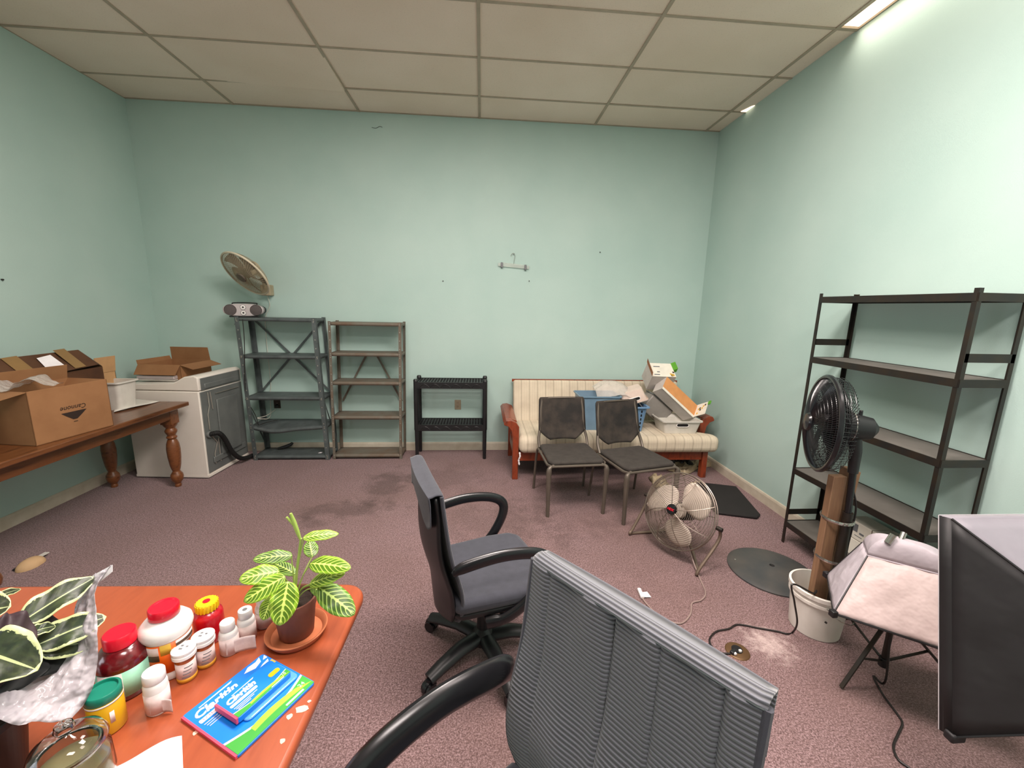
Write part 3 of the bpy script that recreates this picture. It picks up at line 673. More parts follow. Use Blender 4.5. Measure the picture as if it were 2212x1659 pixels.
# grey plastic bag stuffed in
mb = MB(); rnd = random.Random(3)
mb.grid(lambda u, v: (-3.0+.22*u-.0*v, 2.62+.30*v, 1.155+.035*math.sin(7*u+5*v)+rnd.uniform(-.012, .012)), 12, 12)
tag(mb.build('plastic_bag', M['film'], solid=.001, sub=1), 'grey plastic bag on top of the open logo box', 'bag')
def tub(mb, c, a, b, h, taper, rim=.012, rz=0, th=.003, M0=None):
    Mx = M0 if M0 is not None else Matrix.Translation(c) @ Matrix.Rotation(rz, 4, 'Z')
    def ring(k, z, g=0):
        x, y, r = (a/2)*k+g, (b/2)*k+g, .03; out = []
        for cx, cy, s0 in ((x-r, y-r, 0), (-x+r, y-r, 1), (-x+r, -y+r, 2), (x-r, -y+r, 3)):
            for q in range(5): an = PI/2*s0+PI/2*q/4; out.append((cx+r*math.cos(an), cy+r*math.sin(an), z))
        return out
    R_ = [ring(taper, 0), ring(1, h), ring(1, h, rim), ring(1, h-.012, rim), ring(1, h-.012, rim-.002), ring(1, h-.002, rim-.004), ring(1, h-.002, -th), ring(taper, th, -th)]
    vs = [p for r in R_ for p in r]; n = 20; fs = []
    for k in range(len(R_)-1):
        for i in range(n): fs.append((k*n+i, k*n+(i+1) % n, (k+1)*n+(i+1) % n, (k+1)*n+i))
    fs.append(tuple(range(n))[::-1]); fs.append(tuple(range(7*n, 8*n)))
    return mb.add(vs, fs, Mx)
def bin_with_grips(t, c, a, b, h, taper, m, rz=0, grip=True, M0=None):
    Mx = M0 if M0 is not None else Matrix.Translation(c) @ Matrix.Rotation(rz, 4, 'Z')
    tub(MB(), c, a, b, h, taper, rz=rz, M0=Mx).build('tub_body', m, t, world=True, smooth=50)
    if grip:
        for s in (-1, 1):
            Fm = Mx @ Matrix.Translation((0, s*(b/2*(taper+(1-taper)*.68)+.002), h*.68)) @ Matrix.Rotation(PI/2, 4, 'X')
            pts = [(.045+.018*math.cos(q*PI/6-PI/2), .018*math.sin(q*PI/6-PI/2), 0) for q in range(7)]+[(-.045-.018*math.cos(q*PI/6-PI/2), -.018*math.sin(q*PI/6-PI/2), 0) for q in range(7)]
            MB().tube([Fm @ Vector(p) for p in pts], .0045, 6, closed=True).build('handle_rim', M['whitep'], t, world=True)
            MB().prism([(p[0], p[1]) for p in pts], -.001, .001, Fm).build('handle_opening', M['drk'], t, world=True, smooth=0)
t = thing('storage_bin', 'white plastic bin behind the logo box on the pine table', 'bin', (-3.09, 3.53, TZ))
bin_with_grips(t, (-3.05, 3.60, TZ+.001), .22, .20, .235, .84, M['offw'], grip=False)
mb = MB(); rnd = random.Random(5)
px_ = [at(u, v, z=TZ+.006) for u, v in ((345, 866), (246, 891), (249, 866), (262, 862))]
mb.grid(lambda u, v: tuple((px_[1]*(1-u)+px_[0]*u)*(1-v)+(px_[2]*(1-u)+px_[3]*u)*v + Vector((.02*math.sin(3.1*u)*(1-v), 0, .004+.006*math.sin(5*u)*math.cos(4*v)))), 14, 6)
tag(mb.build('paper_sheet', M['offw'], solid=.002, smooth=60), 'large white sheet lying on the far end of the pine table', 'paper')
# striped stuff peeking at the left edge
t = thing('wire_basket', 'black wire basket of white items at the left edge beside the logo box', 'basket', (-3.10, 2.55, TZ))
mb = MB()
for k in range(9): mb.ring((-3.08, 2.52, TZ+.02+k*.024), .11+.004*k, .004, None, 28, 6)
for k in range(16): a = 2*PI*k/16; mb.tube([(-3.08+.11*math.cos(a), 2.52+.11*math.sin(a), TZ+.004), (-3.08+.145*math.cos(a), 2.52+.145*math.sin(a), TZ+.22)], .0035, 5)
mb.build('wire_frame', M['blackm'], t, world=True)
MB().lathe([(0, .005), (.09, .005), (.115, .17), (.11, .20), (0, .21)], 20, Matrix.Translation((-3.08, 2.52, TZ))).build('contents', M['whitep'], t, world=True)

# ================================================================== WASHING MACHINE
WA = math.atan2(-.048, .697)
t = thing('washing_machine', 'white top-load washing machine turned with its grey back to the room', 'washing machine', (-2.607, 3.922, 0), WA)
def wbox(mb, a, b): return mb.box(a, b)
wbox(MB(), (-.685, 0, .012), (0, .62, .855)).build('cabinet', M['white'], t, bevel=.008, segs=3)
MB().prism([(-.695, .86), (-.695, .895), (-.67, .915), (-.22, .935), (-.12, .992), (-.03, 1.003), (.004, .985), (.004, .86)], .004, .616, Matrix(((1,0,0,0),(0,0,1,0),(0,1,0,0),(0,0,0,1)))).build('lid_console', M['white'], t, bevel=.01, segs=3)
mb = MB().box((.0005, .014, .05), (.006, .606, .845)); mb.box((.004, .03, .86), (.010, .59, .975)); mb.build('back_panel', M['washback'], t, bevel=.004)
mb = MB(); mb.box((.006, .2, .16), (.020, .50, .74)); mb.box((.006, .07, .87), (.018, .56, .92)); mb.box((.006, .08, .13), (.02, .56, .19)); mb.build('panel_ribs', M['washback'], t, bevel=.01)
mb = MB()
for ps in ([(.012, .10, .83), (.014, .10, .70), (.014, .07, .62), (.014, .07, .47)], [(.012, .13, .83), (.014, .14, .66)], [(.014, .09, .40), (.014, .15, .32), (.014, .10, .22), (.014, .10, .12)], [(.014, .17, .36), (.014, .17, .12)], [(.014, .36, .5), (.014, .45, .6)], [(.014, .2, .80), (.014, .54, .80)]): MB().tube([tuple(p) for p in ps], .005, 6).build('wire', M['bolt'], t)
hp = bez([(.02, .05, .43), (.05, .07, .435), (.065, .12, .42), (.07, .18, .34), (.07, .25, .20), (.075, .33, .10), (.08, .42, .05), (.09, .55, .035)], 10)
MB().tube(hp, [.021+(.0028 if i % 2 else 0) for i in range(len(hp))], 12).build('drain_hose', M['rubber'], t)
MB().cyl((.006, .05, .43), (.03, .05, .43), .032, 18).build('hose_collar', M['washback'], t, bevel=.003)
MB().box((-.685, -.001, .012), (.004, .62, .035)).build('base_rail', M['white'], t)
# carton with trays on the washer
ca = WA
o = Vector((-2.607, 3.922, 0)); RW = Matrix.Translation(o) @ Matrix.Rotation(WA, 4, 'Z')
t = thing('cardboard_box', 'low open cardboard box with flaps, sitting on the washing machine', 'box', RW @ Vector((-.46, .30, .936)), WA)
open_box(t, RW @ Vector((-.44, .33, .937)), .40, .40, .145, WA, M['card'], {'-y': (2.5, .11), '+y': (-.1, .13), '+x': (1.9, .12), '-x': (.3, .04)})
t = thing('plastic_tray', 'pale plastic tray sticking out of the box on the washer', 'tray', RW @ Vector((-.44, .10, .94)), WA)
MB().box((-.62, .075, .937), (-.27, .126, .947), RW).build('tray_base', M['offw'], t, world=True, bevel=.003)
mb = MB().box((-.62, .075, .95), (-.27, .126, .985), RW); mb.build('tray_lip', M['silver'], t, world=True, bevel=.006)

# ================================================================== FUTON SOFA
t = thing('futon_sofa', 'wooden-armed sofa with beige striped cushions against the back wall', 'sofa', (1.33, 4.2, 0))
def xz(y): return Matrix(((1,0,0,0),(0,0,1,0),(0,1,0,0),(0,0,0,1)))
for side, px, s in (('l', .345, -1), ('r', 2.325, 1)):
    pf = lambda dx, z: (px+s*dx, z)
    prof = [pf(-.028, 0), pf(.028, 0), pf(.03, .43), pf(.042, .50), pf(.075, .545), pf(.115, .56), pf(.12, .575), pf(.10, .605), pf(.05, .61), pf(0, .585), pf(-.03, .54)]
    if s < 0: prof = prof[::-1]
    if s < 0: MB().prism(prof, 3.84, 3.90, xz(0)).build('front_leg', M['rosew'], t, world=True, bevel=.004)
    else:
        MB().box((2.265, 3.84, 0), (2.32, 3.90, .285)).build('front_leg', M['rosew'], t, world=True, bevel=.004)
        MB().prism([(x_, max(z_, .20)) for x_, z_ in prof], 4.0, 4.05, xz(0)).build('arm_post', M['rosew'], t, world=True, bevel=.004)
    MB().box((px-.028, 4.50, 0), (px+.028, 4.56, .55)).build('rear_leg', M['rosew'], t, world=True, bevel=.003)
    mb = MB(); arc = [(.125, .575), (.10, .605), (.05, .612), (-.005, .59), (-.015, .575), (.045, .592), (.095, .585)]
    mb.prism([pf(*q) for q in (arc if s > 0 else arc[::-1])], 3.90 if s < 0 else 4.05, 4.56, xz(0)); mb.build('arm_rest', M['rosew'], t, world=True, bevel=.003)
    MB().box((px-.015, 3.90, .20), (px+.015, 4.50, .30)).build('side_rail', M['rosew'], t, world=True)
MB().box((.373, 3.855, .19), (2.297, 3.885, .285)).build('front_rail', M['rosew'], t, world=True, bevel=.003)
MB().box((.373, 4.50, .19), (2.297, 4.53, .285)).build('rear_rail', M['rosew'], t, world=True)
mb = MB()
for k in range(9): mb.box((.40+k*.22, 3.885, .262), (.46+k*.22, 4.50, .28))
mb.build('seat_slats', M['rosew'], t, world=True, smooth=0)
MB().bar((.355, 4.65, .862), (2.32, 4.65, .862), .02, .03).build('back_rail', M['rosew'], t, world=True, bevel=.002)
def cushion(nm, outline, z0, z1, Mx=None, bev=.06):
    mb = MB().prism(outline, z0, z1, Mx); o = mb.build(nm, M['stripe'], t, world=True, bevel=bev, segs=5, smooth=60); return o
cushion('seat_cushion', [(.375, 3.77), (2.40, 3.77), (2.40, 3.90), (2.28, 3.98), (2.28, 4.44), (.375, 4.44)], .287, .458)
BM = Matrix.Translation((0, 4.47, .38)) @ Matrix.Rotation(-.28, 4, 'X') @ Matrix.Rotation(PI/2, 4, 'X')
cushion('back_cushion', [(.365, 0), (2.29, 0), (2.29, .51), (.365, .51)], -.06, .05, BM, .03)
a = at(1122, 985, y=3.81); 
mb = MB().tube(bez([(a.x, 3.80, .30), (a.x+.004, 3.79, .26), (a.x-.006, 3.80, .22), (a.x, 3.80, .17)], 5), [.006+.004*math.sin(i*2.1)**2 for i in range(16)], 7); mb.build('torn_lining', M['paper'], t, world=True)

# ================================================================== THINGS ON THE SOFA
SZ = .459
t = thing('storage_tote', 'blue plastic tote on the sofa between the two black chairs', 'tote', (1.20, 4.12, SZ))
bin_with_grips(t, (1.215, 4.14, SZ), .42, .30, .36, .82, M['blue2'], grip=False)
t = thing('laundry_basket', 'blue perforated laundry basket on the sofa behind the right chair', 'basket', (1.66, 4.14, SZ))
LB = (1.575, 4.12, SZ)
tub(MB(), LB, .22, .40, .27, .78, rim=.02).build('basket_body', M['blue'], t, world=True, smooth=50)
mb = MB()
for k in range(5):
    z = .04+k*.042; yy = LB[1]-.2*(.78+.22*z/.27)-.003
    for xx in (-.05, 0, .05): mb.box((LB[0]+xx-.007, yy-.001, SZ+z), (LB[0]+xx+.007, yy+.004, SZ+z+.026))
    xe = LB[0]+.11*(.78+.22*z/.27)+.001
    for yv in (-.10, 0, .10): mb.box((xe-.002, LB[1]+yv-.007, SZ+z), (xe+.002, LB[1]+yv+.007, SZ+z+.026))
mb.build('slot_openings', M['drk'], t, world=True, smooth=0)
# white bin lying on the basket, clear bag around it
t = thing('storage_bin', 'clear-wrapped white bin tipped on top of the blue laundry basket', 'bin', (1.58, 4.1, .74))
Mt = Matrix.Translation((1.57, 4.13, .835)) @ Matrix.Rotation(math.radians(160), 4, 'Y') @ Matrix.Rotation(.15, 4, 'Z') @ Matrix.Translation((0, 0, -.04))
bin_with_grips(t, None, .26, .24, .13, .85, mat('pinkish_translucent_plastic', 'E2CDBF', .4), M0=Mt)
mb = MB(); rnd = random.Random(11)
def bag(u, v):
    x = 1.20+.50*u; top = .735+.20*math.sin(PI*min(1, .15+u*.9))**.6
    z = top - .05*v*v - .16*max(0, v-.55)*(1.2-u); return (x, 4.32-.30*v, z+rnd.uniform(-.01, .01))
mb.grid(bag, 16, 10); tag(mb.build('plastic_bag', M['film'], solid=.001, sub=1, smooth=60), 'clear plastic bag draped between the blue tote and the tipped bin', 'bag')
t = thing('storage_bin', 'low white plastic bin with an oval grip on the right sofa seat', 'bin', (2.02, 4.03, SZ))
bin_with_grips(t, (2.04, 4.02, SZ), .40, .30, .135, .84, M['offw'])
# cartons tumbled on the bin
def carton(name, label, o4, a, b, g, m_end, La, Lb, Lg):
    """box whose corner is o4, long edge a, face edge b (the coloured face), depth g"""
    a = Vector(a).normalized(); b = Vector(b); b = (b-a*b.dot(a)).normalized(); gg = a.cross(b)
    if gg.dot(Vector(g)) < 0: gg = -gg
    return a*La, b*Lb, gg*Lg
O4 = at(1430, 839, y=4.02); O3 = at(1497, 902, y=4.02); O1 = at(1456, 813, y=4.17)
a = O3-O4; La = a.length; a.normalize(); b = O1-O4; b = (b-a*b.dot(a)); Lb = .17; b.normalize()
g = a.cross(b); g = g if g.z < 0 else -g
t = thing('product_carton', 'white carton with an orange-brown face tilted over the low bin on the sofa', 'box', O3)
def hexa(o, A_, B_, G_): 
    vs = [o, o+A_, o+A_+B_, o+B_, o+G_, o+A_+G_, o+A_+B_+G_, o+B_+G_]; return vs, [(3,2,1,0),(4,5,6,7),(0,1,5,4),(1,2,6,5),(2,3,7,6),(3,0,4,7)]
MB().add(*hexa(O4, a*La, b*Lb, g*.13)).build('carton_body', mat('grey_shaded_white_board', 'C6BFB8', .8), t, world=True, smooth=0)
k = -g*.002
MB().add(*hexa(O4+k, a*La, b*Lb, k)).build('brown_face', M['orangec'], t, world=True, smooth=0)
MB().add(*hexa(O4+k*1.2-b*.004, a*La, b*.028, k*2)).build('white_edge', M['lav'], t, world=True, smooth=0)
fl = MB().add(*hexa(O4+a*La+b*.01+g*.02, a*.004, b*Lb, -g*.16)); fl = fl.build('printed_flap', M['lav'], t, world=True, smooth=0)
mb = MB().use(M['green']); mb.add(*hexa(O4+a*(La-.002)+b*(Lb-.03)-g*.14, a*.009, b*.045, -g*.03)); mb.use(M['yel'])
rnd = random.Random(2)
for q in range(7): mb.use(M['yel'] if q % 3 else M['brownp']).add(*hexa(O4+a*(La-.0025)+b*(.03+rnd.random()*.11)-g*(.02+rnd.random()*.09), a*.008, b*.02, -g*.016))
mb.build('printed_marks', None, fl, world=True, smooth=0)
t = thing('product_carton', 'upper white printed carton with brown flap and green end on the sofa pile', 'box', at(1440, 850, y=4.2))
P0 = at(1409, 813, y=4.12); P1 = at(1432, 788, y=4.24); P2 = at(1463, 775, y=4.24); P3 = at(1450, 822, y=4.12)
a2 = (at(1464, 815, y=4.12)-P0); L2 = .26; a2.normalize(); b2 = at(1434, 786, y=4.28)-P0; b2 = b2-a2*b2.dot(a2); b2.normalize(); g2 = a2.cross(b2); g2 = g2 if g2.z < 0 else -g2
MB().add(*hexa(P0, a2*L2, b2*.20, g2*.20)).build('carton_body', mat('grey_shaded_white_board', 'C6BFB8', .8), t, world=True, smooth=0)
MB().add(*hexa(P0-g2*.001, a2*L2, b2*.20, -g2*.003)).build('printed_top', M['lav'], t, world=True, smooth=0)
MB().add(*hexa(P0-g2*.002, -a2*.01-g2*.055, b2*.21, -g2*.004-a2*.004)).build('brown_flap', M['rustc'], t, world=True, smooth=0)
mb = MB().use(M['green']); mb.add(*hexa(P0+a2*(L2-.005)+b2*.10-g2*.002, a2*.045-g2*.03, b2*.105, g2*.05)); 
rnd = random.Random(4)
for q in range(6): mb.use(M['yel'] if q % 3 else M['brownp']).add(*hexa(P0+a2*(L2-.06+rnd.random()*.04)+b2*(.0+rnd.random()*.07)-g2*.004, a2*.018, b2*.02, -g2*.003))
mb.use(M['greyp'])
for (x_, y_, w_) in ((.05, .14, .07), (.07, .06, .03), (.03, .02, .06)): mb.add(*hexa(P0+a2*x_+b2*y_-g2*.004, a2*w_, b2*.014, -g2*.001))
mb.build('printed_marks', None, t, world=True, smooth=0)
for (u0, v0_, lb, yy, tilt) in ((1435, 895, 'grey plastic box wedged under the orange-faced carton', 4.12, .65),):
    p = at(u0, v0_, y=yy); t = thing('storage_box', lb, 'box', (1.86, 4.2, .60))
    Mb = Matrix.Translation((1.88, 4.26, .62)) @ Matrix.Rotation(tilt, 4, 'Y'); MB().cbox((0, 0, .02), (.30, .20, .20), Mb).build('box_body', mat('grey_translucent_plastic', '8F8A84', .5), t, world=True, bevel=.012)
    MB().cbox((0, 0, .125), (.31, .21, .012), Mb).build('lid_rim', M['greyp'], t, world=True, bevel=.004)

# scraps under the sofa
rnd = random.Random(21)
for i, (u, v, sz, m, l) in enumerate(((1425, 1042, .16, 'jun', 'crumpled tan paper poking out under the sofa, leftmost of the litter'), (1475, 1012, .22, 'jun', 'yellowed paper heap beside the right front sofa leg'), (1450, 1000, .20, 'greyp', 'grey crumpled sheet deep under the right end of the sofa'), (1522, 1000, .20, 'jun', 'crumpled beige wrapper between sofa leg and right wall'), (1508, 1046, .12, 'jun', 'small flat paper piece in front of the right sofa leg'), (1470, 1000, .16, 'mat_', 'black cloth lying under the right end of the sofa'))):
    p = at(u, v-2, z=0.02); n = 7
    p = Vector((p.x, min(p.y, 4.4), 0)); hs = [[rnd.uniform(.003, .07 if sz > .15 else .025) for _ in range(n+1)] for _ in range(n+1)]; an = rnd.uniform(0, 3)
    R2 = Matrix.Rotation(an, 3, 'Z')
    jit = [[(rnd.uniform(-.05, .05), rnd.uniform(-.05, .05)) for _ in range(n+1)] for _ in range(n+1)]
    def f(uu, vv, hs=hs, jit=jit):
        i_, j_ = round(uu*n), round(vv*n); jx, jy = jit[i_][j_]; q = R2 @ Vector(((uu-.5+jx)*sz*1.5, (vv-.5+jy)*sz, 0)); e = 1 if 0 < i_ < n and 0 < j_ < n else .15
        return (p.x+q.x, p.y+q.y, .003+hs[i_][j_]*e)
    mb = MB().grid(f, n, n); tag(mb.build('crumpled_paper', M[m], solid=.0015, smooth=20), l, 'paper', 'litter under the sofa')

# ================================================================== TWO BLACK SIDE CHAIRS
def side_chair():
    t = thing('side_chair', 'black mesh-back side chair, left of the pair before the sofa', 'chair', (0, 0, 0), 0, 'side chairs in front of the sofa')
    # local: faces -y
    out = [(-.215, -.225), (.215, -.225), (.235, -.18), (.225, .20), (.205, .235), (-.205, .235), (-.225, .20), (-.235, -.18)]
    MB().prism(out, .435, .468).build('seat', M['seatf'], t, bevel=.014, segs=4)
    mb = MB()
    ring = [(-.22, -.235), (.22, -.235), (.245, -.19), (.235, .21), (.21, .24), (-.21, .24), (-.235, .21), (-.245, -.19)]
    mb.tube([(x, y, .434) for x, y in ring], .011, 8, closed=True); mb.build('seat_frame', M['legm'], t)
    for s in (-1, 1):
        MB().tube(bez([(s*.20, -.225, .437), (s*.232, -.235, .425), (s*.243, -.238, .39), (s*.242, -.236, .25), (s*.238, -.232, 0)], 6), [.013]*4+[.013+.0013*i for i in range(8)]+[.0225-.0006*i for i in range(13)], 10, flat=1).build('front_leg', M['legm'], t)
        MB().tube(bez([(s*.215, .19, .436), (s*.235, .23, .42), (s*.240, .27, .30), (s*.245, .31, 0)], 6), .011, 10).build('rear_leg', M['legm'], t)
        MB().tube(bez([(s*.226, .20, .445), (s*.226, .245, .52), (s*.206, .285, .62), (s*.200, .315, .76), (s*.19, .345, .868)], 6), .013, 8, flat=1.1).build('back_upright', M['legm'], t)
    def bk(u, v):
        z = .505+.375*v; hw = .226-.010*v
        if v < .22: hw = hw*(.52+.48*(v/.22)**.8)
        if v > .93: hw -= .012*((v-.93)/.07)**2
        x = (u-.5)*2*hw; y = .235+.10*v**.8 + .022*(1-(2*u-1)**2)
        return (x, y, z)
    MB().grid(bk, 16, 22).build('mesh_back', M['meshback'], t, solid=.012, smooth=60)
    MB().tube([(x, .348, .872) for x in (-.19, -.1, 0, .1, .19)], .008, 8).build('top_rail', M['legm'], t)
    return t
ch = side_chair(); Mx = pose(.775, 3.345, 0, math.radians(4.5)); ch.matrix_world = Mx
dup(ch, pose(1.315, 3.235, 0, math.radians(15)), 'black mesh-back side chair, right of the pair, turned toward the floor fan')

# black pad on the floor
P_ = [at(u, v, z=.0) for u, v in ((1500, 1045), (1590, 1055), (1642, 1116), (1636, 1123), (1548, 1112), (1520, 1085))]
mb = MB().prism([(p.x, p.y) for p in P_][::-1], .002, .026); tag(mb.build('floor_pad', M['mat_'], bevel=.01, segs=3), 'flat black pad lying on the carpet behind the wire floor fan', 'pad')

# ================================================================== WIRE FLOOR FAN
fc = Vector((1.385, 2.575, .315)); n0 = Vector((-.86, -.49, .38)).normalized()
t = thing('floor_fan', 'round chrome wire-cage floor fan with pale blades and a tube stand', 'fan', (1.385, 2.575, 0))
A, pt = cage_fan(t, fc, n0, .262, .085, .085, M['cage'], M['cage'], 20, 8, .0019, .0045, .036, M['blackg'])
blades(t, fc, A, .235, 3, M['blade'], -.005, math.radians(36), 1.55, .06, petal=True)
F_ = Matrix.Translation(fc+n0*.103) @ A.to_4x4()
text('lettering', 'HDX', .022, M['red'], BADGE[0], F_ @ Matrix.Translation((-.022, -.007, 0)) , .0006, .15, .0008)
MB().cyl(fc-n0*.05, fc-n0*.17, .062, 24, .055).build('motor_housing', M['blackm'], t, world=True, bevel=.008)
MB().ring(fc-n0*.03, .262, .0035, A, 60, 6).build('rear_rim', M['cage'], t, world=True)
xa = A @ Vector((1, 0, 0))
PL, PR = fc-xa*.285-n0*.03, fc+xa*.285-n0*.03
if PL.x > PR.x: PL, PR = PR, PL
fl = [PL+Vector((0, 0, .012)), PL+Vector((-.004, .0, -.07)), Vector((1.165, 2.80, .055)), Vector((1.138, 2.79, .018)), Vector((1.17, 2.805, .011)), Vector((1.30, 2.815, .011)), Vector((1.47, 2.83, .011)), Vector((1.545, 2.79, .011)), Vector((1.55, 2.70, .011)), Vector((1.50, 2.52, .011)), Vector((1.435, 2.345, .011)), Vector((1.405, 2.297, .014)), Vector((1.425, 2.302, .055)), PR+Vector((.004, -.0, -.08)), PR+Vector((0, 0, .012))]
MB().tube(bez(fl, 7), .0105, 10).build('tube_stand', M['tubem'], t, world=True)
for e, s in ((PL, -1), (PR, 1)):
    MB().cyl(e-xa*.02, e+xa*.02, .014, 12).build('pivot_knob', M['blackm'], t, world=True, bevel=.003)
pts = [at(u, v, z=.006) for u, v in ((1512, 1250), (1524, 1280), (1515, 1296), (1495, 1303), (1492, 1325), (1478, 1343), (1460, 1346), (1425, 1331), (1400, 1308), (1388, 1293))]
c_ = [Vector((1.43, 2.50, .12)), Vector((1.43, 2.38, .03))]+pts
MB().tube(bez(c_, 8), .0042, 7).build('power_cord', M['cableb'], t, world=True)
a, b = pts[-1], at(1380, 1272, z=.012)
MB().bar(a+Vector((0, 0, .006)), b, .022, .018).build('plug', M['whitep'], t, world=True, bevel=.004)
e = at(1392, 1290, z=.01); f_ = at(1405, 1287, z=.012)
MB().add([e, at(1407, 1290, z=.006), at(1398, 1278, z=.03), at(1386, 1279, z=.028)], [(0,1,2,3)]).build('tag', M['paper'], t, world=True, solid=.0008, smooth=0)

# ================================================================== LOOSE ROUND FAN BASE
dp = Vector((1.935, 2.325, 0)); R0 = .262
t = thing('round_base', 'dark grey round pedestal base with a centre hole lying on the carpet', 'base', dp)
MB().lathe([(.016, .004), (.016, .045), (.03, .046), (.06, .040), (.15, .030), (.225, .021), (R0-.012, .015), (R0, .009), (R0, .001), (R0-.01, 0)], 64, Matrix.Translation(dp)).build('base_plate', M['discm'], t, world=True, smooth=50)
MB().cyl(dp+Vector((0, 0, .002)), dp+Vector((0, 0, .012)), .018, 20).build('centre_hole', M['drk'], t, world=True)
MB().cyl(dp+Vector((-.19, .1, .015)), dp+Vector((-.19, .1, .0275)), .006, 10).build('screw_head', M['bolt'], t, world=True)

# ================================================================== BUCKET, LUMBER AND PEDESTAL FAN
bc = Vector((1.835, 1.85, 0))
t = thing('bucket', 'white plastic bucket holding the lumber and black fan pole', 'bucket', bc)
MB().lathe([(0, 0), (.112, 0), (.116, .004), (.130, .195), (.139, .197), (.139, .212), (.134, .214), (.134, .232), (.143, .234), (.143, .254), (.132, .256), (.130, .23), (.111, .01), (0, .01)], 56, Matrix.Translation(bc)).build('bucket_body', M['bucket'], t, world=True, smooth=40)
MB().lathe([(0, .10), (.118, .10)], 32, Matrix.Translation(bc)).build('concrete_filling', M['conc'], t, world=True)
hd = [bc+Vector((.14*math.cos(a), .14*math.sin(a), .21)) for a in (-2.2,)]
mb = MB().tube(bez([bc+Vector((-.07, -.128, .215)), bc+Vector((-.02, -.155, .17)), bc+Vector((.05, -.155, .14)), bc+Vector((.12, -.10, .13)), bc+Vector((.15, -.02, .15)), bc+Vector((.142, .03, .215))], 6), .0025, 6); mb.build('wire_handle', M['chrome'], t, world=True)
MB().cyl(at(1782, 1343, y=1.73), at(1782, 1343, y=1.735)+Vector((0, -.012, 0)), .005, 10).build('rivet', M['blackm'], t, world=True)
def px_bar(name, lab, u0, v0, z0, u1, v1, y1, wd, dp_, m):
    pass
pb = Vector((1.805, 1.835, .101)); ptp = Vector((1.745, 1.83, .97))
t = thing('lumber_post', 'upright wooden board standing in the bucket left of the fan pole', 'wood', (1.80, 1.84, .101))
MB().bar(pb, (1.815, 1.845, .885), .072, .038, (0, 1, .2)).build('board', M['stud'], t, world=True, bevel=.003)
t = thing('lumber_post', 'second wooden board behind the fan pole, its top edge showing on the right', 'wood', (1.88, 1.87, .101))
MB().bar((1.855, 1.885, .101), (1.915, 1.88, .905), .036, .085, (0, 1, .2)).build('board', M['stud'], t, world=True, bevel=.003)
t = thing('pedestal_fan', 'black pedestal fan head on a pole strapped to the wood in the bucket', 'fan', (1.85, 1.80, .101))
fc = Vector((1.70, 1.865, 1.155)); n0 = Vector((-.93, .42, .02)).normalized()
A, pt = cage_fan(t, fc, n0, .232, .055, .075, M['blackg'], M['blackg'], 9, 120, .0011, .012, .045, M['blackg'], side_bars=72)
blades(t, fc, A, .205, 5, M['blackp'], -.02, .2, .8, .05)
mb = MB(); mb.cyl(fc-n0*.075, fc-n0*.12, .075, 28, .07); mb.cyl(fc-n0*.12, fc-n0*.20, .068, 28, .052); mb.cyl(fc-n0*.20, fc-n0*.225, .052, 28, .02); mb.build('motor_housing', M['blackp'], t, world=True)
MB().ring(fc-n0*.12, .07, .0025, A, 40, 6).build('chrome_ring', M['chrome'], t, world=True)
MB().cyl(fc-n0*.15+Vector((0, 0, .05)), fc-n0*.15+Vector((0, 0, .085)), .008, 12).build('oscillation_knob', M['blackp'], t, world=True, bevel=.002)
pe = fc-n0*.14+Vector((0, 0, -.04))
MB().tube([pe, (1.842, 1.80, 1.03), (1.845, 1.797, .92)], [.03, .026, .022], 16).build('neck', M['blackp'], t, world=True)
MB().tube([(1.845, 1.797, .93), (1.852, 1.79, .70)], .0155, 16).build('upper_pole', M['blackg'], t, world=True)
MB().tube([(1.852, 1.79, .71), (1.852, 1.785, .101)], .023, 18).build('lower_pole', M['blackm'], t, world=True)
for z in (.66, .44):
    mb = MB(); c = Vector((1.836, 1.83, z)); mb.tube([c+Vector((.062*math.cos(a), .072*math.sin(a), .0)) for a in [2*PI*k/28 for k in range(28)]], .0045, 6, closed=True, flat=2.0)
    for k in range(5): a = -1.9+.28*k; mb.cbox(c+Vector((.064*math.cos(a), .074*math.sin(a), 0)), (.010, .006, .013))
    mb.build('hose_clamp', M['chrome'], t, world=True, smooth=0)
MB().tube(bez([(1.862, 1.80, .84), (1.885, 1.785, .74), (1.88, 1.78, .62), (1.87, 1.775, .55), (1.885, 1.79, .46)], 6), .0045, 7).build('pole_cable', M['cable'], t, world=True)
pts = [Vector((1.80, 1.87, .13)), Vector((1.765, 1.80, .26)), Vector((1.715, 1.765, .275)), at(1712, 1262, y=1.74), at(1716, 1300, y=1.735), at(1722, 1345, y=1.745)]+[at(u, v, z=.006) for u, v in ((1712, 1366), (1700, 1369), (1680, 1364), (1640, 1357), (1595, 1349), (1575, 1358), (1548, 1364), (1533, 1380), (1538, 1397), (1556, 1410), (1578, 1412))]
MB().tube(bez(pts, 8), .0045, 7).build('power_cord', M['cable'], t, world=True)

# floor outlet
o = at(1593, 1407, z=0); t = thing('floor_outlet', 'oval tarnished floor outlet with plugs, set in the carpet', 'outlet', o)
mb = MB().lathe([(0, .006), (.050, .006), (.056, .003), (.058, 0)], 40, Matrix.Translation(o) @ Matrix.Rotation(.0, 4, 'Z')); mb.build('cover_plate', M['brass'], t, world=True)
MB().cyl(o+Vector((.0, .005, .006)), o+Vector((0, .005, .009)), .026, 24).build('socket', M['drk'], t, world=True)
MB().bar(at(1580, 1411, z=.014), at(1588, 1404, z=.014), .02, .016).build('black_plug', M['blackp'], t, world=True, bevel=.004)
for u, v in ((1588, 1412), (1599, 1406)): MB().cbox(at(u, v, z=.014), (.014, .012, .012)).build('white_insert', M['whitep'], t, world=True, bevel=.003)

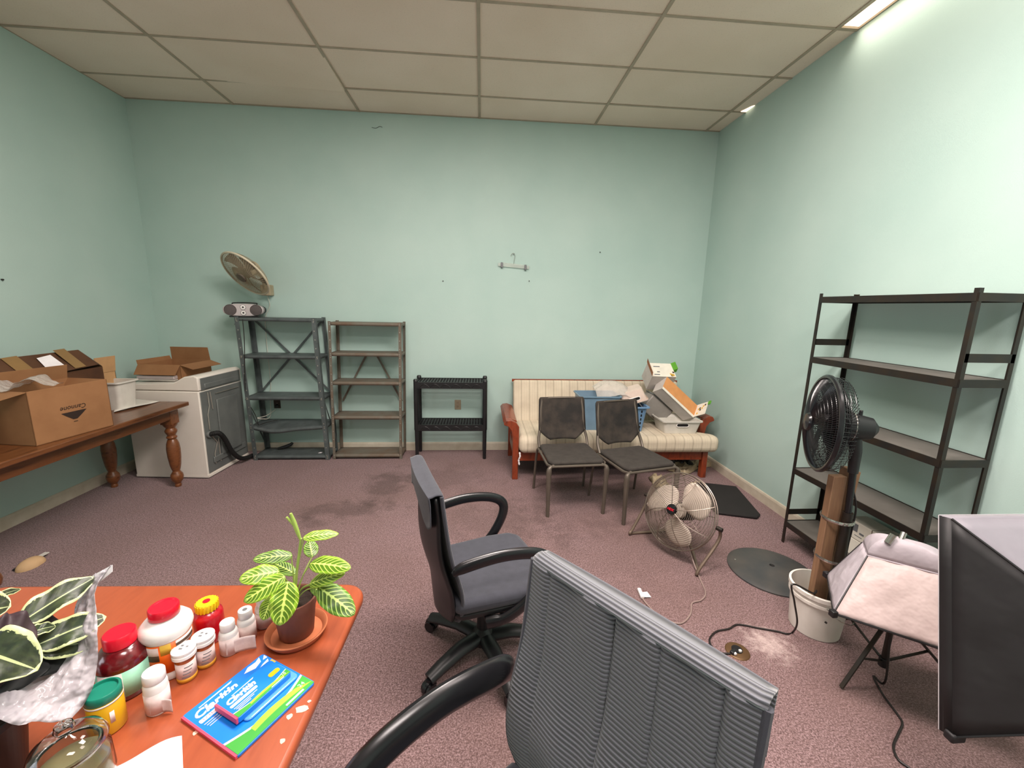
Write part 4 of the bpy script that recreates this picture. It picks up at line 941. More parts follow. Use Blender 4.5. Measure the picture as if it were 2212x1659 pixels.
# ================================================================== BLACK SHELVING UNIT ON THE RIGHT WALL
t = thing('shelving_unit', 'tall black metal shelving unit against the right wall', 'shelf', (2.41, 2.21, 0))
sx0, sx1, sy0, sy1, SH = 2.268, 2.535, 1.765, 2.672, 1.825
for px, py, a, b in ((sx0, sy1, 1, -1), (sx0, sy0, 1, 1), (sx1, sy1, -1, -1), (sx1, sy0, -1, 1)):
    mb = MB(); angle_post(mb, (px, py, 0), (px, py, SH), a, b, .022, .003)
    mb.build('post', M['blackm'], t, world=True, smooth=0)
for z in (1.80, 1.395, .99, .585, .17):
    MB().box((sx0+.006, sy0+.006, z-.012), (sx1-.006, sy1-.006, z)).build('shelf_board', M['shelfb'], t, world=True, smooth=0)
    mb = MB()
    for a, b in (((sx0-.002, sy0+.003, z-.036), (sx0+.004, sy1-.003, z+.003)), ((sx1-.004, sy0+.003, z-.036), (sx1+.002, sy1-.003, z+.003)), ((sx0+.003, sy0-.002, z-.036), (sx1-.003, sy0+.004, z+.003)), ((sx0+.003, sy1-.004, z-.036), (sx1-.003, sy1+.002, z+.003))): mb.box(a, b)
    mb.build('shelf_rim', M['blackm'], t, world=True, smooth=0)
for py in (sy0, sy1-.003):
    for z in (1.50, .24): MB().box((sx0+.003, py, z-.02), (sx1-.003, py+.003, z+.022)).build('tie_bar', M['blackm'], t, world=True, smooth=0)
# white cartons on the bottom board
def wcarton(y0, y1, z0, z1, lab, marks):
    t = thing('white_carton', lab, 'box', (2.45, (y0+y1)/2, z0), 0, 'white cartons on the bottom shelf at the right wall')
    MB().box((2.385, y0, z0), (2.52, y1, z1)).build('carton_body', M['lav'], t, world=True, bevel=.003)
    mb = MB()
    for (yy, zz, w_, h_) in marks: mb.box((2.3838, y1-yy-w_, z0+zz), (2.3851, y1-yy, z0+zz+h_))
    mb.build('printed_marks', M['greyp'], t, world=True, smooth=0)
wcarton(2.135, 2.305, .285, .40, 'white carton on the bottom shelf, upper left of the three', ((.05, .05, .035, .05), (.10, .045, .03, .012), (.07, .025, .05, .004)))
wcarton(1.95, 2.128, .285, .40, 'white carton on the bottom shelf, upper right beside the seam', ((.03, .065, .08, .010), (.06, .05, .06, .004)))
wcarton(1.93, 2.31, .171, .281, 'wide white carton on the bottom shelf, under the two smaller cartons', ((.12, .09, .07, .003), (.02, .02, .02, .003)))

# ================================================================== SOFTBOXES
t = thing('softbox_light', 'silver-grey pyramid softbox on a low folding stand, pointed down', 'softbox', (1.93, 1.56, 0))
P1 = at(1800, 1325, z=.40); P2d = (at(2018, 1397, z=.40)-P1).normalized(); P1z = P1
S = .52; e1 = Vector((P2d.x, P2d.y, 0)).normalized(); e2 = Vector((-e1.y, e1.x, 0))
if e2.y < 0: e2 = -e2
B = [P1, P1+e1*S, P1+e1*S+e2*S*.62, P1+e2*S*.62]
cen = (B[0]+B[2])/2
T1 = at(1874, 1200, z=.625); T2 = T1+e1*.30
Tp = [T1, T2, T2+e2*.13, T1+e2*.13]
top = Vector(((T1.x+T2.x)/2-.02, (T1.y+T2.y)/2+.06, .725))
def panel(a, b, c, d, n=12, bulge=.012):
    def f(u, v):
        p = a*(1-u)*(1-v)+b*u*(1-v)+c*u*v+d*(1-u)*v
        nn = (b-a).cross(d-a).normalized(); return tuple(p+nn*(bulge*math.sin(PI*u)*math.sin(PI*v)+.004*math.sin(17*u+3*v)*math.sin(11*v)*math.sin(PI*u)))
    return f
for i in range(4):
    j = (i+1) % 4
    MB().grid(panel(B[i], B[j], Tp[j], Tp[i]), 12, 12).build('side_panel', M['softw'] if i == 0 else M['softg'], t, world=True, solid=.0015, smooth=60)
def cap(u, v):
    a = 2*PI*u; q = (a/(2*PI)*4) % 4; i = int(q) % 4; fr = q-int(q); e = Tp[i]*(1-fr)+Tp[(i+1) % 4]*fr
    cc_ = top; r = 1-v**1.25; p = e*r+cc_*(1-r); p.z = e.z+(top.z-e.z)*math.sin(v*PI/2)**.9; 
    return tuple(p+ (e-(Tp[0]+Tp[2])/2).normalized()*.012*math.sin(PI*v))
MB().grid(cap, 32, 10).build('lamp_hood', M['softg'], t, world=True, solid=.0015, smooth=60)
MB().tube([Tp[0], Tp[1], Tp[2], Tp[3]], .004, 6, closed=True).build('hood_seam', M['softg'], t, world=True)
MB().tube(B, .005, 6, closed=True).build('opening_rim', M['blackp'], t, world=True)
for p in (B[0], B[1], B[2], B[3]): MB().cbox(p, (.026, .026, .03)).build('corner_pocket', M['blackp'], t, world=True, bevel=.004)
for i in range(4): MB().tube([B[i], Tp[i]], .0035, 6).build('tension_rod', M['blackp'], t, world=True)
mb = MB(); mb.cyl(top-Vector((.05, 0, .02)), top+Vector((-.03, 0, .02)), .013, 12); mb.cyl(top+Vector((.01, 0, -.01)), top+Vector((.03, .01, .022)), .011, 12); mb.build('bracket_clips', M['chrome'], t, world=True)
hub = at(1908, 1432, z=.07); hubt = Vector((cen.x+.03, cen.y+.0, .60))
MB().cyl(hub, Vector((hub.x, hub.y, .68)), .0125, 12).build('stand_pole', M['blackm'], t, world=True)
MB().cyl(Vector((hub.x, hub.y, .055)), Vector((hub.x, hub.y, .10)), .02, 14).build('stand_collar', M['blackp'], t, world=True, bevel=.003)
MB().cyl(Vector((hub.x, hub.y, .33)), Vector((hub.x, hub.y, .37)), .02, 14).build('stand_collar', M['blackp'], t, world=True, bevel=.003)
for fx, fy in ((at(1817, 1485, z=.008).x, at(1817, 1485, z=.008).y), (hub.x+.33, hub.y-.02), (hub.x+.02, hub.y+.33)):
    ft = Vector((fx, fy, .008)); kn = Vector((hub.x, hub.y, .35)); mid = kn+(ft-kn)*.62
    MB().bar(kn+(ft-kn)*.05, ft, .017, .010).build('leg', M['blackm'], t, world=True, bevel=.002)
    MB().bar(Vector((hub.x, hub.y, .08)), mid, .010, .006).build('leg_strut', M['blackm'], t, world=True)
c_ = [Vector((hub.x-.01, hub.y-.02, .50)), Vector((hub.x-.03, hub.y-.03, .25)), Vector((hub.x-.045, hub.y-.06, .03))]+[at(u, v, z=.006) for u, v in ((1887, 1460), (1905, 1497), (1940, 1545), (1949, 1563), (1940, 1585), (1930, 1612), (1940, 1640), (1968, 1662), (2010, 1700))]
MB().tube(bez(c_, 8), .0045, 7).build('power_cord', M['cable'], t, world=True)

t = thing('softbox_light', 'large black softbox at the right edge with a grey top panel and silver rim', 'softbox', (1.84, .78, 0))
O = [at(2028, 1113, y=1.20), None, None, at(2028, 1575, y=1.02)]
O[1] = O[0]+Vector((.50, .0, -.004)); O[2] = O[3]+Vector((.50, 0, -.004))
ax = Vector((1.865, .76, .70)); Rg = [ax+Vector((dx, 0, dz)) for dx, dz in ((-.055, .055), (.055, .055), (.055, -.055), (-.055, -.055))]
# rim band first, then tapering panels
nrm = (O[1]-O[0]).cross(O[3]-O[0]).normalized()
if nrm.y > 0: nrm = -nrm
K = [p+nrm*.035+(ax-p).normalized()*.004 for p in O]
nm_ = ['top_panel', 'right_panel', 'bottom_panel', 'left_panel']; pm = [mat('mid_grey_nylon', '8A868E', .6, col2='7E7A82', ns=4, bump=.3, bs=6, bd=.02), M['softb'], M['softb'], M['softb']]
for i in range(4):
    j = (i+1) % 4
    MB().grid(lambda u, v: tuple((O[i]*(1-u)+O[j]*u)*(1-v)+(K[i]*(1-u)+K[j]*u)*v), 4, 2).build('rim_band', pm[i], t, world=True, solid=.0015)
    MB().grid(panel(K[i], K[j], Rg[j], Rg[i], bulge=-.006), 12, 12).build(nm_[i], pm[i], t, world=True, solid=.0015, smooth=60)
    MB().tube([O[i], O[j]], .0018, 6).build('rim_piping', M['trimw'], t, world=True)
    MB().tube([K[i], Rg[i]], .0035, 6).build('tension_rod', M['blackp'], t, world=True)
MB().grid(lambda u, v: tuple((O[0]*(1-u)+O[1]*u)*(1-v)+(O[3]*(1-u)+O[2]*u)*v+nrm*.012), 4, 4).build('diffuser_cloth', M['whitep'], t, world=True, solid=.001)
MB().cbox(O[3]+nrm*.03+Vector((.02, 0, .0)), (.05, .03, .03)).build('corner_pocket', M['softb'], t, world=True, bevel=.006)
MB().cyl(ax+Vector((0, .01, 0)), ax+Vector((0, -.12, 0)), .05, 24, .04).build('lamp_head', M['blackp'], t, world=True, bevel=.005)
MB().cyl((ax.x, .70, .03), (ax.x, .70, .66), .0125, 12).build('stand_pole', M['blackm'], t, world=True)
for a in (.3, 2.4, -1.8): MB().bar((ax.x, .70, .28), (ax.x+.25*math.cos(a), .70+.25*math.sin(a), .008), .016, .01).build('leg', M['blackm'], t, world=True)

# ================================================================== OFFICE CHAIRS
def office_chair(label, loc, rz, top_z, width, fab, detail, base_rot, arm_l=True):
    """local: faces +x, hub at the origin"""
    t = thing('office_chair', label, 'office chair', loc, rz)
    dz = top_z-.97; k = width/.455
    # base
    for i in range(5):
        a = base_rot+2*PI*i/5; c, s = math.cos(a), math.sin(a)
        _b = MB().tube([(.03*c, .03*s, .105), (.14*c, .14*s, .112), (.25*c, .25*s, .092), (.315*c, .315*s, .074)], [.040, .038, .034, .030], 12, flat=.75, up=(0, 0, 1)); ba = _b.build('base_arm', M['blackp'], t)
        cx, cy = .315*c, .315*s; w1 = Vector((-s, c, 0)).normalized()
        wh = MB(); wh.cyl(Vector((cx, cy, .028))-w1*.024, Vector((cx, cy, .028))-w1*.006, .028, 20); wh.cyl(Vector((cx, cy, .028))+w1*.006, Vector((cx, cy, .028))+w1*.024, .028, 20)
        wh.tube([(cx, cy, .03), (cx, cy, .075)], .012, 10); wh.tube([(cx+.027*math.cos(q)*c, cy+.027*math.cos(q)*s, .03+.027*math.sin(q)) for q in [PI*j/8 for j in range(9)]], .012, 8)
        wh.build('caster', M['blackg'], ba)
    mb = MB(); mb.lathe([(0, .06), (.045, .065), (.052, .09), (.048, .13), (.03, .15), (.03, .24+dz*.5), (.022, .245+dz*.5), (.022, .36+dz), (0, .36+dz)], 28); mb.build('gas_column', M['blackp'], t)
    mb = MB().box((-.16, -.055, .35+dz), (.12, .055, .395+dz)); mb.bar((.0, -.03, .365+dz), (.03, -.22, .355+dz), .02, .012); mb.build('tilt_mechanism', M['blackp'], t, bevel=.008)
    # seat
    ol = [(-.20, -.20), (-.17, -.225), (.10, -.245), (.22, -.235), (.265, -.19), (.275, 0), (.265, .19), (.22, .235), (.10, .245), (-.17, .225), (-.20, .20)]
    def seat(z0, z1, m, nm, g, bev):
        MB().prism([(x*g+.0, y*g) for x, y in ol], z0+dz, z1+dz).build(nm, m, t, bevel=bev, segs=4, smooth=60)
    seat(.39, .42, M['blackp'], 'seat_pan', .95, .01); seat(.418, .485, M['nfab'], 'seat', 1.0, .028)
    # back: shell behind, upholstery in front, cloth folded over the top
    H0, H1 = (.43 if detail else .33)+dz, top_z
    def prof(u, v, off=0, wk=1.0):
        z = H0+(H1-H0)*v; hw = .5*width*(.86+.14*min(1, (v+.05)/.5)**.7)*wk
        if v < .16: hw *= (.62+.38*(v/.16)**.55)
        y = (2*u-1)*hw
        x = -.205-.055*v-.045*math.sin(PI*v*.9)*0 + (.012 if detail else .02)*(2*u-1)**2*(1.6-v)+.03*math.exp(-((v-.28)/.22)**2)
        return (x-off, y, z)
    MB().grid(lambda u, v: prof(u, v*.985, (.030+.030*math.sin(PI*min(1, v*1.15))**1.2)*(1-.35*(2*u-1)**2), .96), 20, 26).build('back_shell', M['blackp'], t, solid=.012, smooth=60)
    def front(u, v):
        p = Vector(prof(u, v)); 
        if detail:
            for c0, w0, d0 in ((.12, .012, .004), (.46, .012, .010), (.66, .010, .006), (.88, .014, .010)):
                p.x -= d0*math.exp(-((u-c0-.03*(1-v))/w0)**2)*min(1, v*1.5)
            p.x += .0035*math.sin(u*23+v*3)*math.sin(v*5)
        p.x += .012*math.sin(PI*u)**.5 if 0 < u < 1 else 0
        return tuple(p)
    nu = 120 if detail else 28
    mb = MB().grid(front, nu, 60 if detail else 30); mb.uv = [(v_[1], v_[2]) for v_ in mb.v]; mb.build('back_upholstery', fab, t, solid=.010, smooth=60)
    # cloth over the top edge, hanging behind with a scalloped lower edge
    def over(u, v):
        drop = (.10+.055*math.sin(PI*u*1.0+.6)**2+ .02*math.sin(9*u))
        pf_ = Vector(prof(u, 1.0)); pf_.x += .014*math.sin(PI*u)**.5 if 0 < u < 1 else 0; 
        if v < .25: a = v/.25*PI; return tuple(pf_+Vector((-.018+.020*math.cos(a)+.002, 0, .010*math.sin(a)-.002)))
        q = (v-.25)/.75; base = Vector(prof(u, 1-drop*q/(H1-H0), .048)); base.x = min(base.x, pf_.x-.044); base.y *= 1.0; return tuple(base)
    mb = MB().grid(over, 36, 24); mb.uv = [(v_[1], H1+.002*0+(k_ % 25)/24*.20) for k_, v_ in enumerate(mb.v)]; mb.build('folded_cloth_top', fab, t, solid=.005, smooth=60)
    MB().tube([prof(0, q/20, .0) for q in range(21)], .008, 8).build('edge_piping', M['nfab'], t); MB().tube([prof(1, q/20, .0) for q in range(21)], .008, 8).build('edge_piping', M['nfab'], t)
    MB().tube(bez([(-.13, 0, .37+dz), (-.20, 0, .375+dz), (-.222, 0, .42+dz)], 5), .03, 10, flat=.4).build('back_bracket', M['blackp'], t)
    # loop arms
    for s in (1, -1):
        yy = s*(.262*k)
        pts = bez([(-.215, yy*1.0, .655+dz), (-.17, yy, .675+dz), (-.02, yy*1.03, .695+dz), (.12, yy*1.04, .68+dz), (.195, yy*1.03, .635+dz), (.19, yy*1.0, .56+dz), (.12, yy*.98, .45+dz), (.02, yy*.95, .385+dz), (-.06, yy*.86, .365+dz)], 8)
        n = len(pts); rs = [(.030 if detail else .012)+(.010 if detail else .014)*math.sin(min(1, i/10)*PI/2) for i in range(n)]; rs[-6:] = [.028, .029, .03, .03, .03, .03]
        MB().tube(pts, rs, 14, flat=.62, up=(0, s, 0)).build('armrest', M['blackg'], t)
        MB().bar((-.05, yy*.86, .372+dz), (-.03, 0, .372+dz), .03, .012).build('arm_bracket', M['blackp'], t)
    return t
office_chair('slate office chair facing the floor fan, seen from behind and the side', (.02, 1.765, 0), math.radians(18), .975, .455, M['nfab'], False, math.radians(221-18))
fgd = Vector((-.785, -.618, 0)); fgc = Vector((.2865, .69, 0))-fgd*(-.255)
office_chair('ribbed grey office chair in the foreground, its backrest nearest the camera', (fgc.x, fgc.y, 0), math.atan2(fgd.y, fgd.x), 1.10, .50, M['ribbed'], True, .3)

# ================================================================== CHERRY DESK IN THE FOREGROUND
DZ = .75
t = thing('wooden_desk', 'orange-brown wooden desk in the left foreground with rounded corners', 'desk', (-1.0, .85, 0))
c0 = Vector((-.372, 1.24)); 
def rounded(x0, y0, x1, y1, r, n=8):
    out = []
    for cx, cy, a in ((x1-r, y1-r, 0), (x0+r, y1-r, 1), (x0+r, y0+r, 2), (x1-r, y0+r, 3)):
        for k in range(n+1): q = PI/2*(a+k/n); out.append((cx+r*math.cos(q), cy+r*math.sin(q)))
    return out
dang = math.atan2(1.289-1.325, 1.1)
DM = Matrix.Translation((-.378, 1.292, 0)) @ Matrix.Rotation(dang, 4, 'Z')
MB().prism(rounded(-1.24, -1.0, .0, 0, .075), DZ-.032, DZ, DM).build('desktop', M['cherry'], t, world=True, bevel=.012, segs=4)
for x, y in ((-.88, -.80), (-.38, -.80), (-.88, -.30), (-.38, -.30)): MB().cbox((x, y, (DZ-.032)/2), (.06, .06, DZ-.032), DM).build('leg', M['rosew'], t, world=True, bevel=.003)
for a, b in (((-.85, -.31, .66), (-.41, -.29, .718)), ((-.85, -.81, .66), (-.41, -.79, .718)), ((-.89, -.77, .66), (-.87, -.33, .718)), ((-.39, -.77, .66), (-.37, -.33, .718))): MB().box(a, b, DM).build('apron', M['rosew'], t, world=True)
rnd = random.Random(9)
for i, (u, v, w_) in enumerate(((652, 1532, .012), (625, 1548, .008), (668, 1515, .005), (610, 1600, .007), (422, 1583, .006))):
    p = at(u, v, z=DZ+.0004); out = [(p.x+w_*(.6+.5*rnd.random())*math.cos(a)*(1.6 if i == 0 else 1), p.y+w_*(.6+.5*rnd.random())*math.sin(a)) for a in [2*PI*k/9 for k in range(9)]]
    MB().prism(out, DZ+.0002, DZ+.0007).build('paint_chip', mat('pale_wood_chip', 'F0C8B0', .7), t, world=True, smooth=0)

# paper
pp = [at(u, v, z=DZ+.002) for u, v in ((393, 1590), (398, 1720), (150, 1800), (230, 1662))]
mb = MB().grid(lambda u, v: tuple((pp[0]*(1-u)+pp[3]*u)*(1-v)+(pp[1]*(1-u)+pp[2]*u)*v+Vector((0, .006*math.sin(PI*u*2), .001+.003*math.sin(4*u)))), 12, 6)
tag(mb.build('paper_sheet', M['paper'], solid=.0006, smooth=60), 'white sheet of paper at the near edge of the orange desk', 'paper')

# allergy medicine packages
def pack(t, o, xdir, ydir, L, Hh, z0, z1, big):
    """flat package: local x = reading direction, local y = up the lettering"""
    F = frame(o, xdir, ydir); 
    if F.col[2][2] < 0: print('flip')
    F = Matrix.Translation((0, 0, z1-o.z)) @ F if False else F
    MB().prism(rounded(0, -Hh, L, 0, .008, 4), 0, z1-z0, Matrix.Translation((0, 0, z0-o.z)) @ F).build('package_card', M['navy'], t, world=True, bevel=.001)
    T = Matrix.Translation((0, 0, z1-o.z+.0002)) @ F; e = .0004
    MB().box((-.0012, -Hh+.002, z0-z1-.0002), (.0035, -.002, e), T).build('pink_edge', M['pink'], t, world=True, smooth=0)
    def sw(pts, m, nm, k): MB().prism(pts, -.0001, e*k, T).build(nm, m, t, world=True, smooth=0)
    def curve(f, g, n=14): return [(L*i/n, f(i/n)) for i in range(n+1)]+[(L*i/n, g(i/n)) for i in reversed(range(n+1))]
    h = Hh
    sw([(.004, -h+.002)]+[(.004+(L-.006)*i/12, -h+.26*h*(1-.45*math.sin(PI*i/12))) for i in range(13)]+[(L-.002, -h+.002)], M['trimw'], 'white_swoosh', 1)
    sw([(.004, -h+.002)]+[(.004+(L-.006)*i/12, -h+.225*h*(1-.5*math.sin(PI*i/12))) for i in range(13)]+[(L-.002, -h+.002)], M['grn'], 'green_swoosh', 1.6)
    sw([(.004+(L-.006)*i/12, -h+.05*h+.05*h*math.sin(PI*i/12)) for i in range(3, 13)]+[(.004+(L-.006)*i/12, -h+.10*h+.085*h*math.sin(PI*i/12)) for i in reversed(range(3, 11))], M['lime'], 'lime_swoosh', 2.2)
    k = h/.21 if big else h/.10
    sz = .030 if big else .021
    y1_ = -.040 if big else -.033
    text('lettering', 'Claritin', sz, M['paper'], t, T @ Matrix.Translation((.010, y1_, e)), .0003, .25, .0011, 1.05)
    MB().prism(rounded(.010, y1_-sz*.62, .010+sz*3.0, y1_-sz*.24, .003, 3), 0, e*1.2, T).build('white_band', M['paper'], t, world=True, smooth=0)
    text('lettering', '12 Hour', sz*.36, M['pinkt'], t, T @ Matrix.Translation((.016, y1_-sz*.53, e*1.3)), .0002)
    MB().prism([(.03, y1_+sz*.86), (.03+sz*2.4, y1_+sz*.9), (.03+sz*2.6, y1_+sz*1.05), (.03, y1_+sz*.93)], 0, e, T).build('white_flash', M['paper'], t, world=True, smooth=0)
    for q in range(3): MB().box((.012+.002*q, y1_-sz*(.85+.22*q)-.002, 0), (.012+sz*(2.6-.5*q), y1_-sz*(.85+.22*q), e), T).build('small_print', M['trimw'], t, world=True, smooth=0)
    text('lettering', '24' if big else '10', sz*.5, M['paper'], t, T @ Matrix.Translation((L-sz*.95, -h+.10*h, e*2)), .0002)
    MB().box((L*.62, -h+.03*h, 0), (L*.86, -h+.055*h, e*3), T).build('small_print', M['paper'], t, world=True, smooth=0)
    return T, e
c1, c2, c4 = at(391, 1550, z=DZ+.006), at(568, 1412, z=DZ+.006), at(530, 1645, z=DZ+.006)
t = thing('medicine_package', 'large blue and green allergy medicine package lying flat on the desk', 'package', (c1.x, c1.y, DZ))
xd = (c2-c1); yd = -(c4-c1)
T, e = pack(t, Vector((c1.x, c1.y, DZ+.0005)), (xd.x, xd.y, 0), (yd.x, yd.y, 0), xd.length, .198, DZ+.0005, DZ+.007, True)
# cloud shapes and yellow spot at the top of the card
L = xd.length
for nm, pts, m in (('white_cloud', [(L*.68, -.018), (L*.76, -.008), (L*.86, -.010), (L*.93, -.004), (L*.90, -.020), (L*.80, -.028)], M['paper']), ('white_cloud', [(L*.80, -.040), (L*.88, -.032), (L*.97, -.028), (L*.93, -.045)], M['paper']), ('yellow_spot', [(L*.95, -.040), (L*.99, -.038), (L*.99, -.055), (L*.955, -.056)], M['yel']), ('white_cloud', [(L*.93, -.020), (L*.985, -.008), (L*.985, -.022)], M['paper'])):
    MB().prism(pts, -.0001, e*1.2, T).build(nm, m, t, world=True, smooth=0)
# blister under the small box
bl = MB().prism(rounded(.055, -.150, .188, -.065, .012, 5), 0, .006, T); bl.build('blister', M['blueL'], t, world=True, bevel=.004, segs=3)
s1_, s2_, s4_ = at(463, 1523, z=DZ+.026), at(575, 1432, z=DZ+.026), at(511, 1556, z=DZ+.026)
t = thing('medicine_package', 'small blue allergy medicine box lying on top of the large package', 'package', (s1_.x, s1_.y, DZ+.0135))
xd = s2_-s1_; yd = -(s4_-s1_)
T2_, e = pack(t, Vector((s1_.x, s1_.y, DZ+.0135)), (xd.x, xd.y, 0), (yd.x, yd.y, 0), xd.length*1.08, .082, DZ+.0137, DZ+.027, False)
MB().prism(rounded(L*.52, -.052, L*.66, -.038, .006, 4), -.0001, e*1.5, T2_).build('yellow_pill', M['yellow'], t, world=True, smooth=0)

# ------------------------------------------------------------------ bottles
def bottle(name, label, cat, c, prof, m, capprof, mc, z=DZ, capname='cap', group=None, n=40, ribs=0):
    t = thing(name, label, cat, (c[0], c[1], z), 0, group); X = Matrix.Translation((c[0], c[1], z+.0005))
    MB().lathe(prof, n, X).build('bottle_body', m, t, world=True, smooth=45)
    if ribs:
        mb = MB(); r0 = max(p[0] for p in capprof); z0_ = capprof[0][1]; z1_ = capprof[-1][1]
        for k in range(ribs): a = 2*PI*k/ribs; mb.cbox((c[0]+r0*math.cos(a), c[1]+r0*math.sin(a), z+(z0_+z1_)/2), (.004, .004, (z1_-z0_)*.9))
        for k in range(ribs): pass
    mb = MB().lathe(capprof, n, X)
    if ribs:
        for k in range(ribs):
            a = 2*PI*k/ribs; Rz = X @ Matrix.Rotation(a, 4, 'Z'); mb.box((r0-.001, -.0015, z0_+.001), (r0+.0018, .0015, z1_-.002), Rz)
    mb.build(capname, mc, t, world=True, smooth=45)
    return t, X
def band(t, X, r, z0, z1, m, name='label', a0=0, a1=2*PI, dr=.0006, n=40):
    return MB().lathe([(r+dr, z0), (r+dr, z1)], n, X, a0, a1).build(name, m, t, world=True, solid=.0004)
cv = (-.796, .978)
t, X = bottle('vitamin_bottle', 'big white vitamin bottle with red cap and orange label', 'bottle', cv,
    [(0, 0), (.046, 0), (.050, .004), (.050, .018), (.0485, .022), (.0485, .105), (.053, .112), (.056, .122), (.054, .134), (.045, .145), (.034, .150), (.029, .152), (.029, .16), (0, .16)], M['whitep'],
    [(.030, .154), (.032, .156), (.032, .178), (.030, .181), (.026, .1805), (.025, .179), (0, .179)], M['red'])
band(t, X, .0488, .024, .104, M['orange'])
cam_a = math.atan2(-cv[1], -cv[0])
band(t, X, .0492, .080, .103, M['lab'], 'white_label_patch', cam_a+.25, cam_a+1.35); band(t, X, .0494, .088, .096, M['brownp'], 'dark_label_band', cam_a+.25, cam_a+1.3)
band(t, X, .0492, .076, .104, M['yel'], 'yellow_label_patch', cam_a-.38, cam_a+.05); band(t, X, .0492, .070, .100, M['lab'], 'white_label_patch', cam_a-1.0, cam_a-.45); band(t, X, .0494, .062, .078, M['brownp'], 'dark_label_band', cam_a-1.0, cam_a-.45); band(t, X, .0494, .028, .042, M['lab'], 'white_label_patch', cam_a-.9, cam_a-.35)
a = cam_a+.75; p = X @ Vector((.0502*math.cos(a), .0502*math.sin(a), .052)); text('lettering', 'C', .030, M['brownp'], t, frame(p, (-math.sin(a), math.cos(a), 0), (0, 0, 1)), .0006, 0, .0008)
t, X = bottle('syrup_bottle', 'glossy red bottle with ribbed yellow cap beside the big vitamin bottle', 'bottle', (-.760, 1.075),
    [(0, 0), (.034, 0), (.036, .003), (.036, .072), (.034, .082), (.024, .090), (.024, .094), (0, .094)], M['redb'], [(.025, .092), (.026, .093), (.026, .112), (.024, .115), (0, .115)], M['yelcap'], ribs=20)
MB().lathe([(0, .1165), (.009, .1165), (.009, .115)], 20, X).build('red_dot', M['red'], t, world=True)
def rxb(label, c):
    t, X = bottle('pill_bottle', label, 'bottle', c, [(0, 0), (.019, 0), (.0205, .002), (.0205, .062), (.019, .066), (.019, .07), (0, .07)], M['rx'],
      [(.024, .066), (.0255, .067), (.0255, .074), (.0235, .075), (.0235, .080), (.0255, .081), (.0255, .085), (.021, .087), (.020, .086), (0, .0865)], M['whitep'], group='amber prescription bottles')
    band(t, X, .0205, .012, .054, M['lab']); band(t, X, .0206, .001, .012, M['rxy'], 'amber_bottom')
    ca = math.atan2(-c[1], -c[0])
    for k in range(4): band(t, X, .0211, .016+.009*k, .018+.009*k, M['greyp'], 'small_print', ca-.5+.1*k, ca+.2+.15*k, n=8)
    for dx, dy, w_ in ((-.004, -.004, .008), (.007, .003, .005), (-.006, .006, .006)): MB().cbox((c[0]+dx, c[1]+dy, DZ+.0873), (w_, .004, .0008)).build('embossed_mark', M['greyp'], t, world=True, smooth=0)
rxb('amber prescription bottle with white cap, nearer one in front of the orange vitamin bottle', (-.737, .945))
rxb('amber prescription bottle with white cap, farther right one by the red bottle', (-.716, .985))
def flag(t, p, d, L_, h0, h1, m=None, bend=.006):
    d = Vector(d).normalized(); n_ = Vector((-d.y, d.x, 0))
    MB().grid(lambda u, v: tuple(Vector(p)+d*L_*u+n_*bend*math.sin(3*u)+Vector((0, 0, h0+(h1-h0)*v-.004*u))), 10, 6).build('peeling_label', m or M['lab'], t, world=True, solid=.0006, smooth=60)
wp = [(0, 0), (.020, 0), (.022, .003), (.022, .060), (.020, .066), (.015, .070), (.015, .073), (0, .073)]; wc = [(.0165, .070), (.0175, .071), (.0175, .090), (.0165, .092), (0, .092)]
for i, (c, l) in enumerate((((-.677, 1.022), 'white pill bottle with plain cap and wide peeling label, nearest the red bottle'), ((-.655, 1.066), 'white pill bottle with grey dot on its cap, middle of the three by the plant'), ((-.632, 1.115), 'white pill bottle half hidden under the prayer plant leaves'))):
    t, X = bottle('pill_bottle', l, 'bottle', c, wp, M['whitep'], wc, M['whitep'], group='white pill bottles by the plant')
    band(t, X, .0222, .004, .052, M['lab'])
    if i == 0: flag(t, (c[0]+.004, c[1]-.024, DZ+.001), (.075, .035, 0), .068, .004, .046)
    if i == 1: MB().cyl(X @ Vector((0, 0, .092)), X @ Vector((0, 0, .0926)), .006, 16).build('grey_dot', M['greyp'], t, world=True)
c = (-.745, .862)
t, X = bottle('pill_bottle', 'white pill bottle standing alone in front of the mint-labelled jar', 'bottle', c, [(0, 0), (.021, 0), (.023, .003), (.023, .070), (.021, .078), (.019, .080), (0, .08)], M['whitep'], [(.0205, .079), (.0215, .080), (.0215, .1), (.020, .102), (0, .102)], M['whitep'])
band(t, X, .023, .006, .056, M['lab']); flag(t, (c[0]+.0, c[1]-.024, DZ+.001), (.9, .2, 0), .042, .006, .040)
c = (-.862, .925)
t, X = bottle('gummy_jar', 'dark red gummy jar with red cap and mint-green label', 'jar', c, [(0, 0), (.048, 0), (.052, .004), (.052, .088), (.050, .102), (.038, .120), (.028, .126), (0, .126)], M['dred'], [(.030, .125), (.0315, .126), (.0315, .152), (.029, .155), (0, .155)], M['red'])
ca = math.atan2(-c[1], -c[0]); band(t, X, .052, .014, .080, M['labt'])
band(t, X, .0526, .008, .080, M['lab'], 'white_label_patch', ca-1.1, ca-.15)
for k in range(4): band(t, X, .0531, .020+.016*k, .0215+.016*k, M['brownp'], 'small_print', ca-1.0, ca-.25, n=10)
c = (-.822, .824)
t, X = bottle('seasoning_jar', 'small yellow jar with teal lid in front of the mint-labelled jar', 'jar', c, [(0, 0), (.028, 0), (.031, .003), (.031, .076), (.029, .082), (0, .082)], M['yellow'], [(.030, .080), (.031, .081), (.031, .098), (.029, .100), (.026, .100), (.025, .094), (0, .094)], M['teal'], capname='lid')
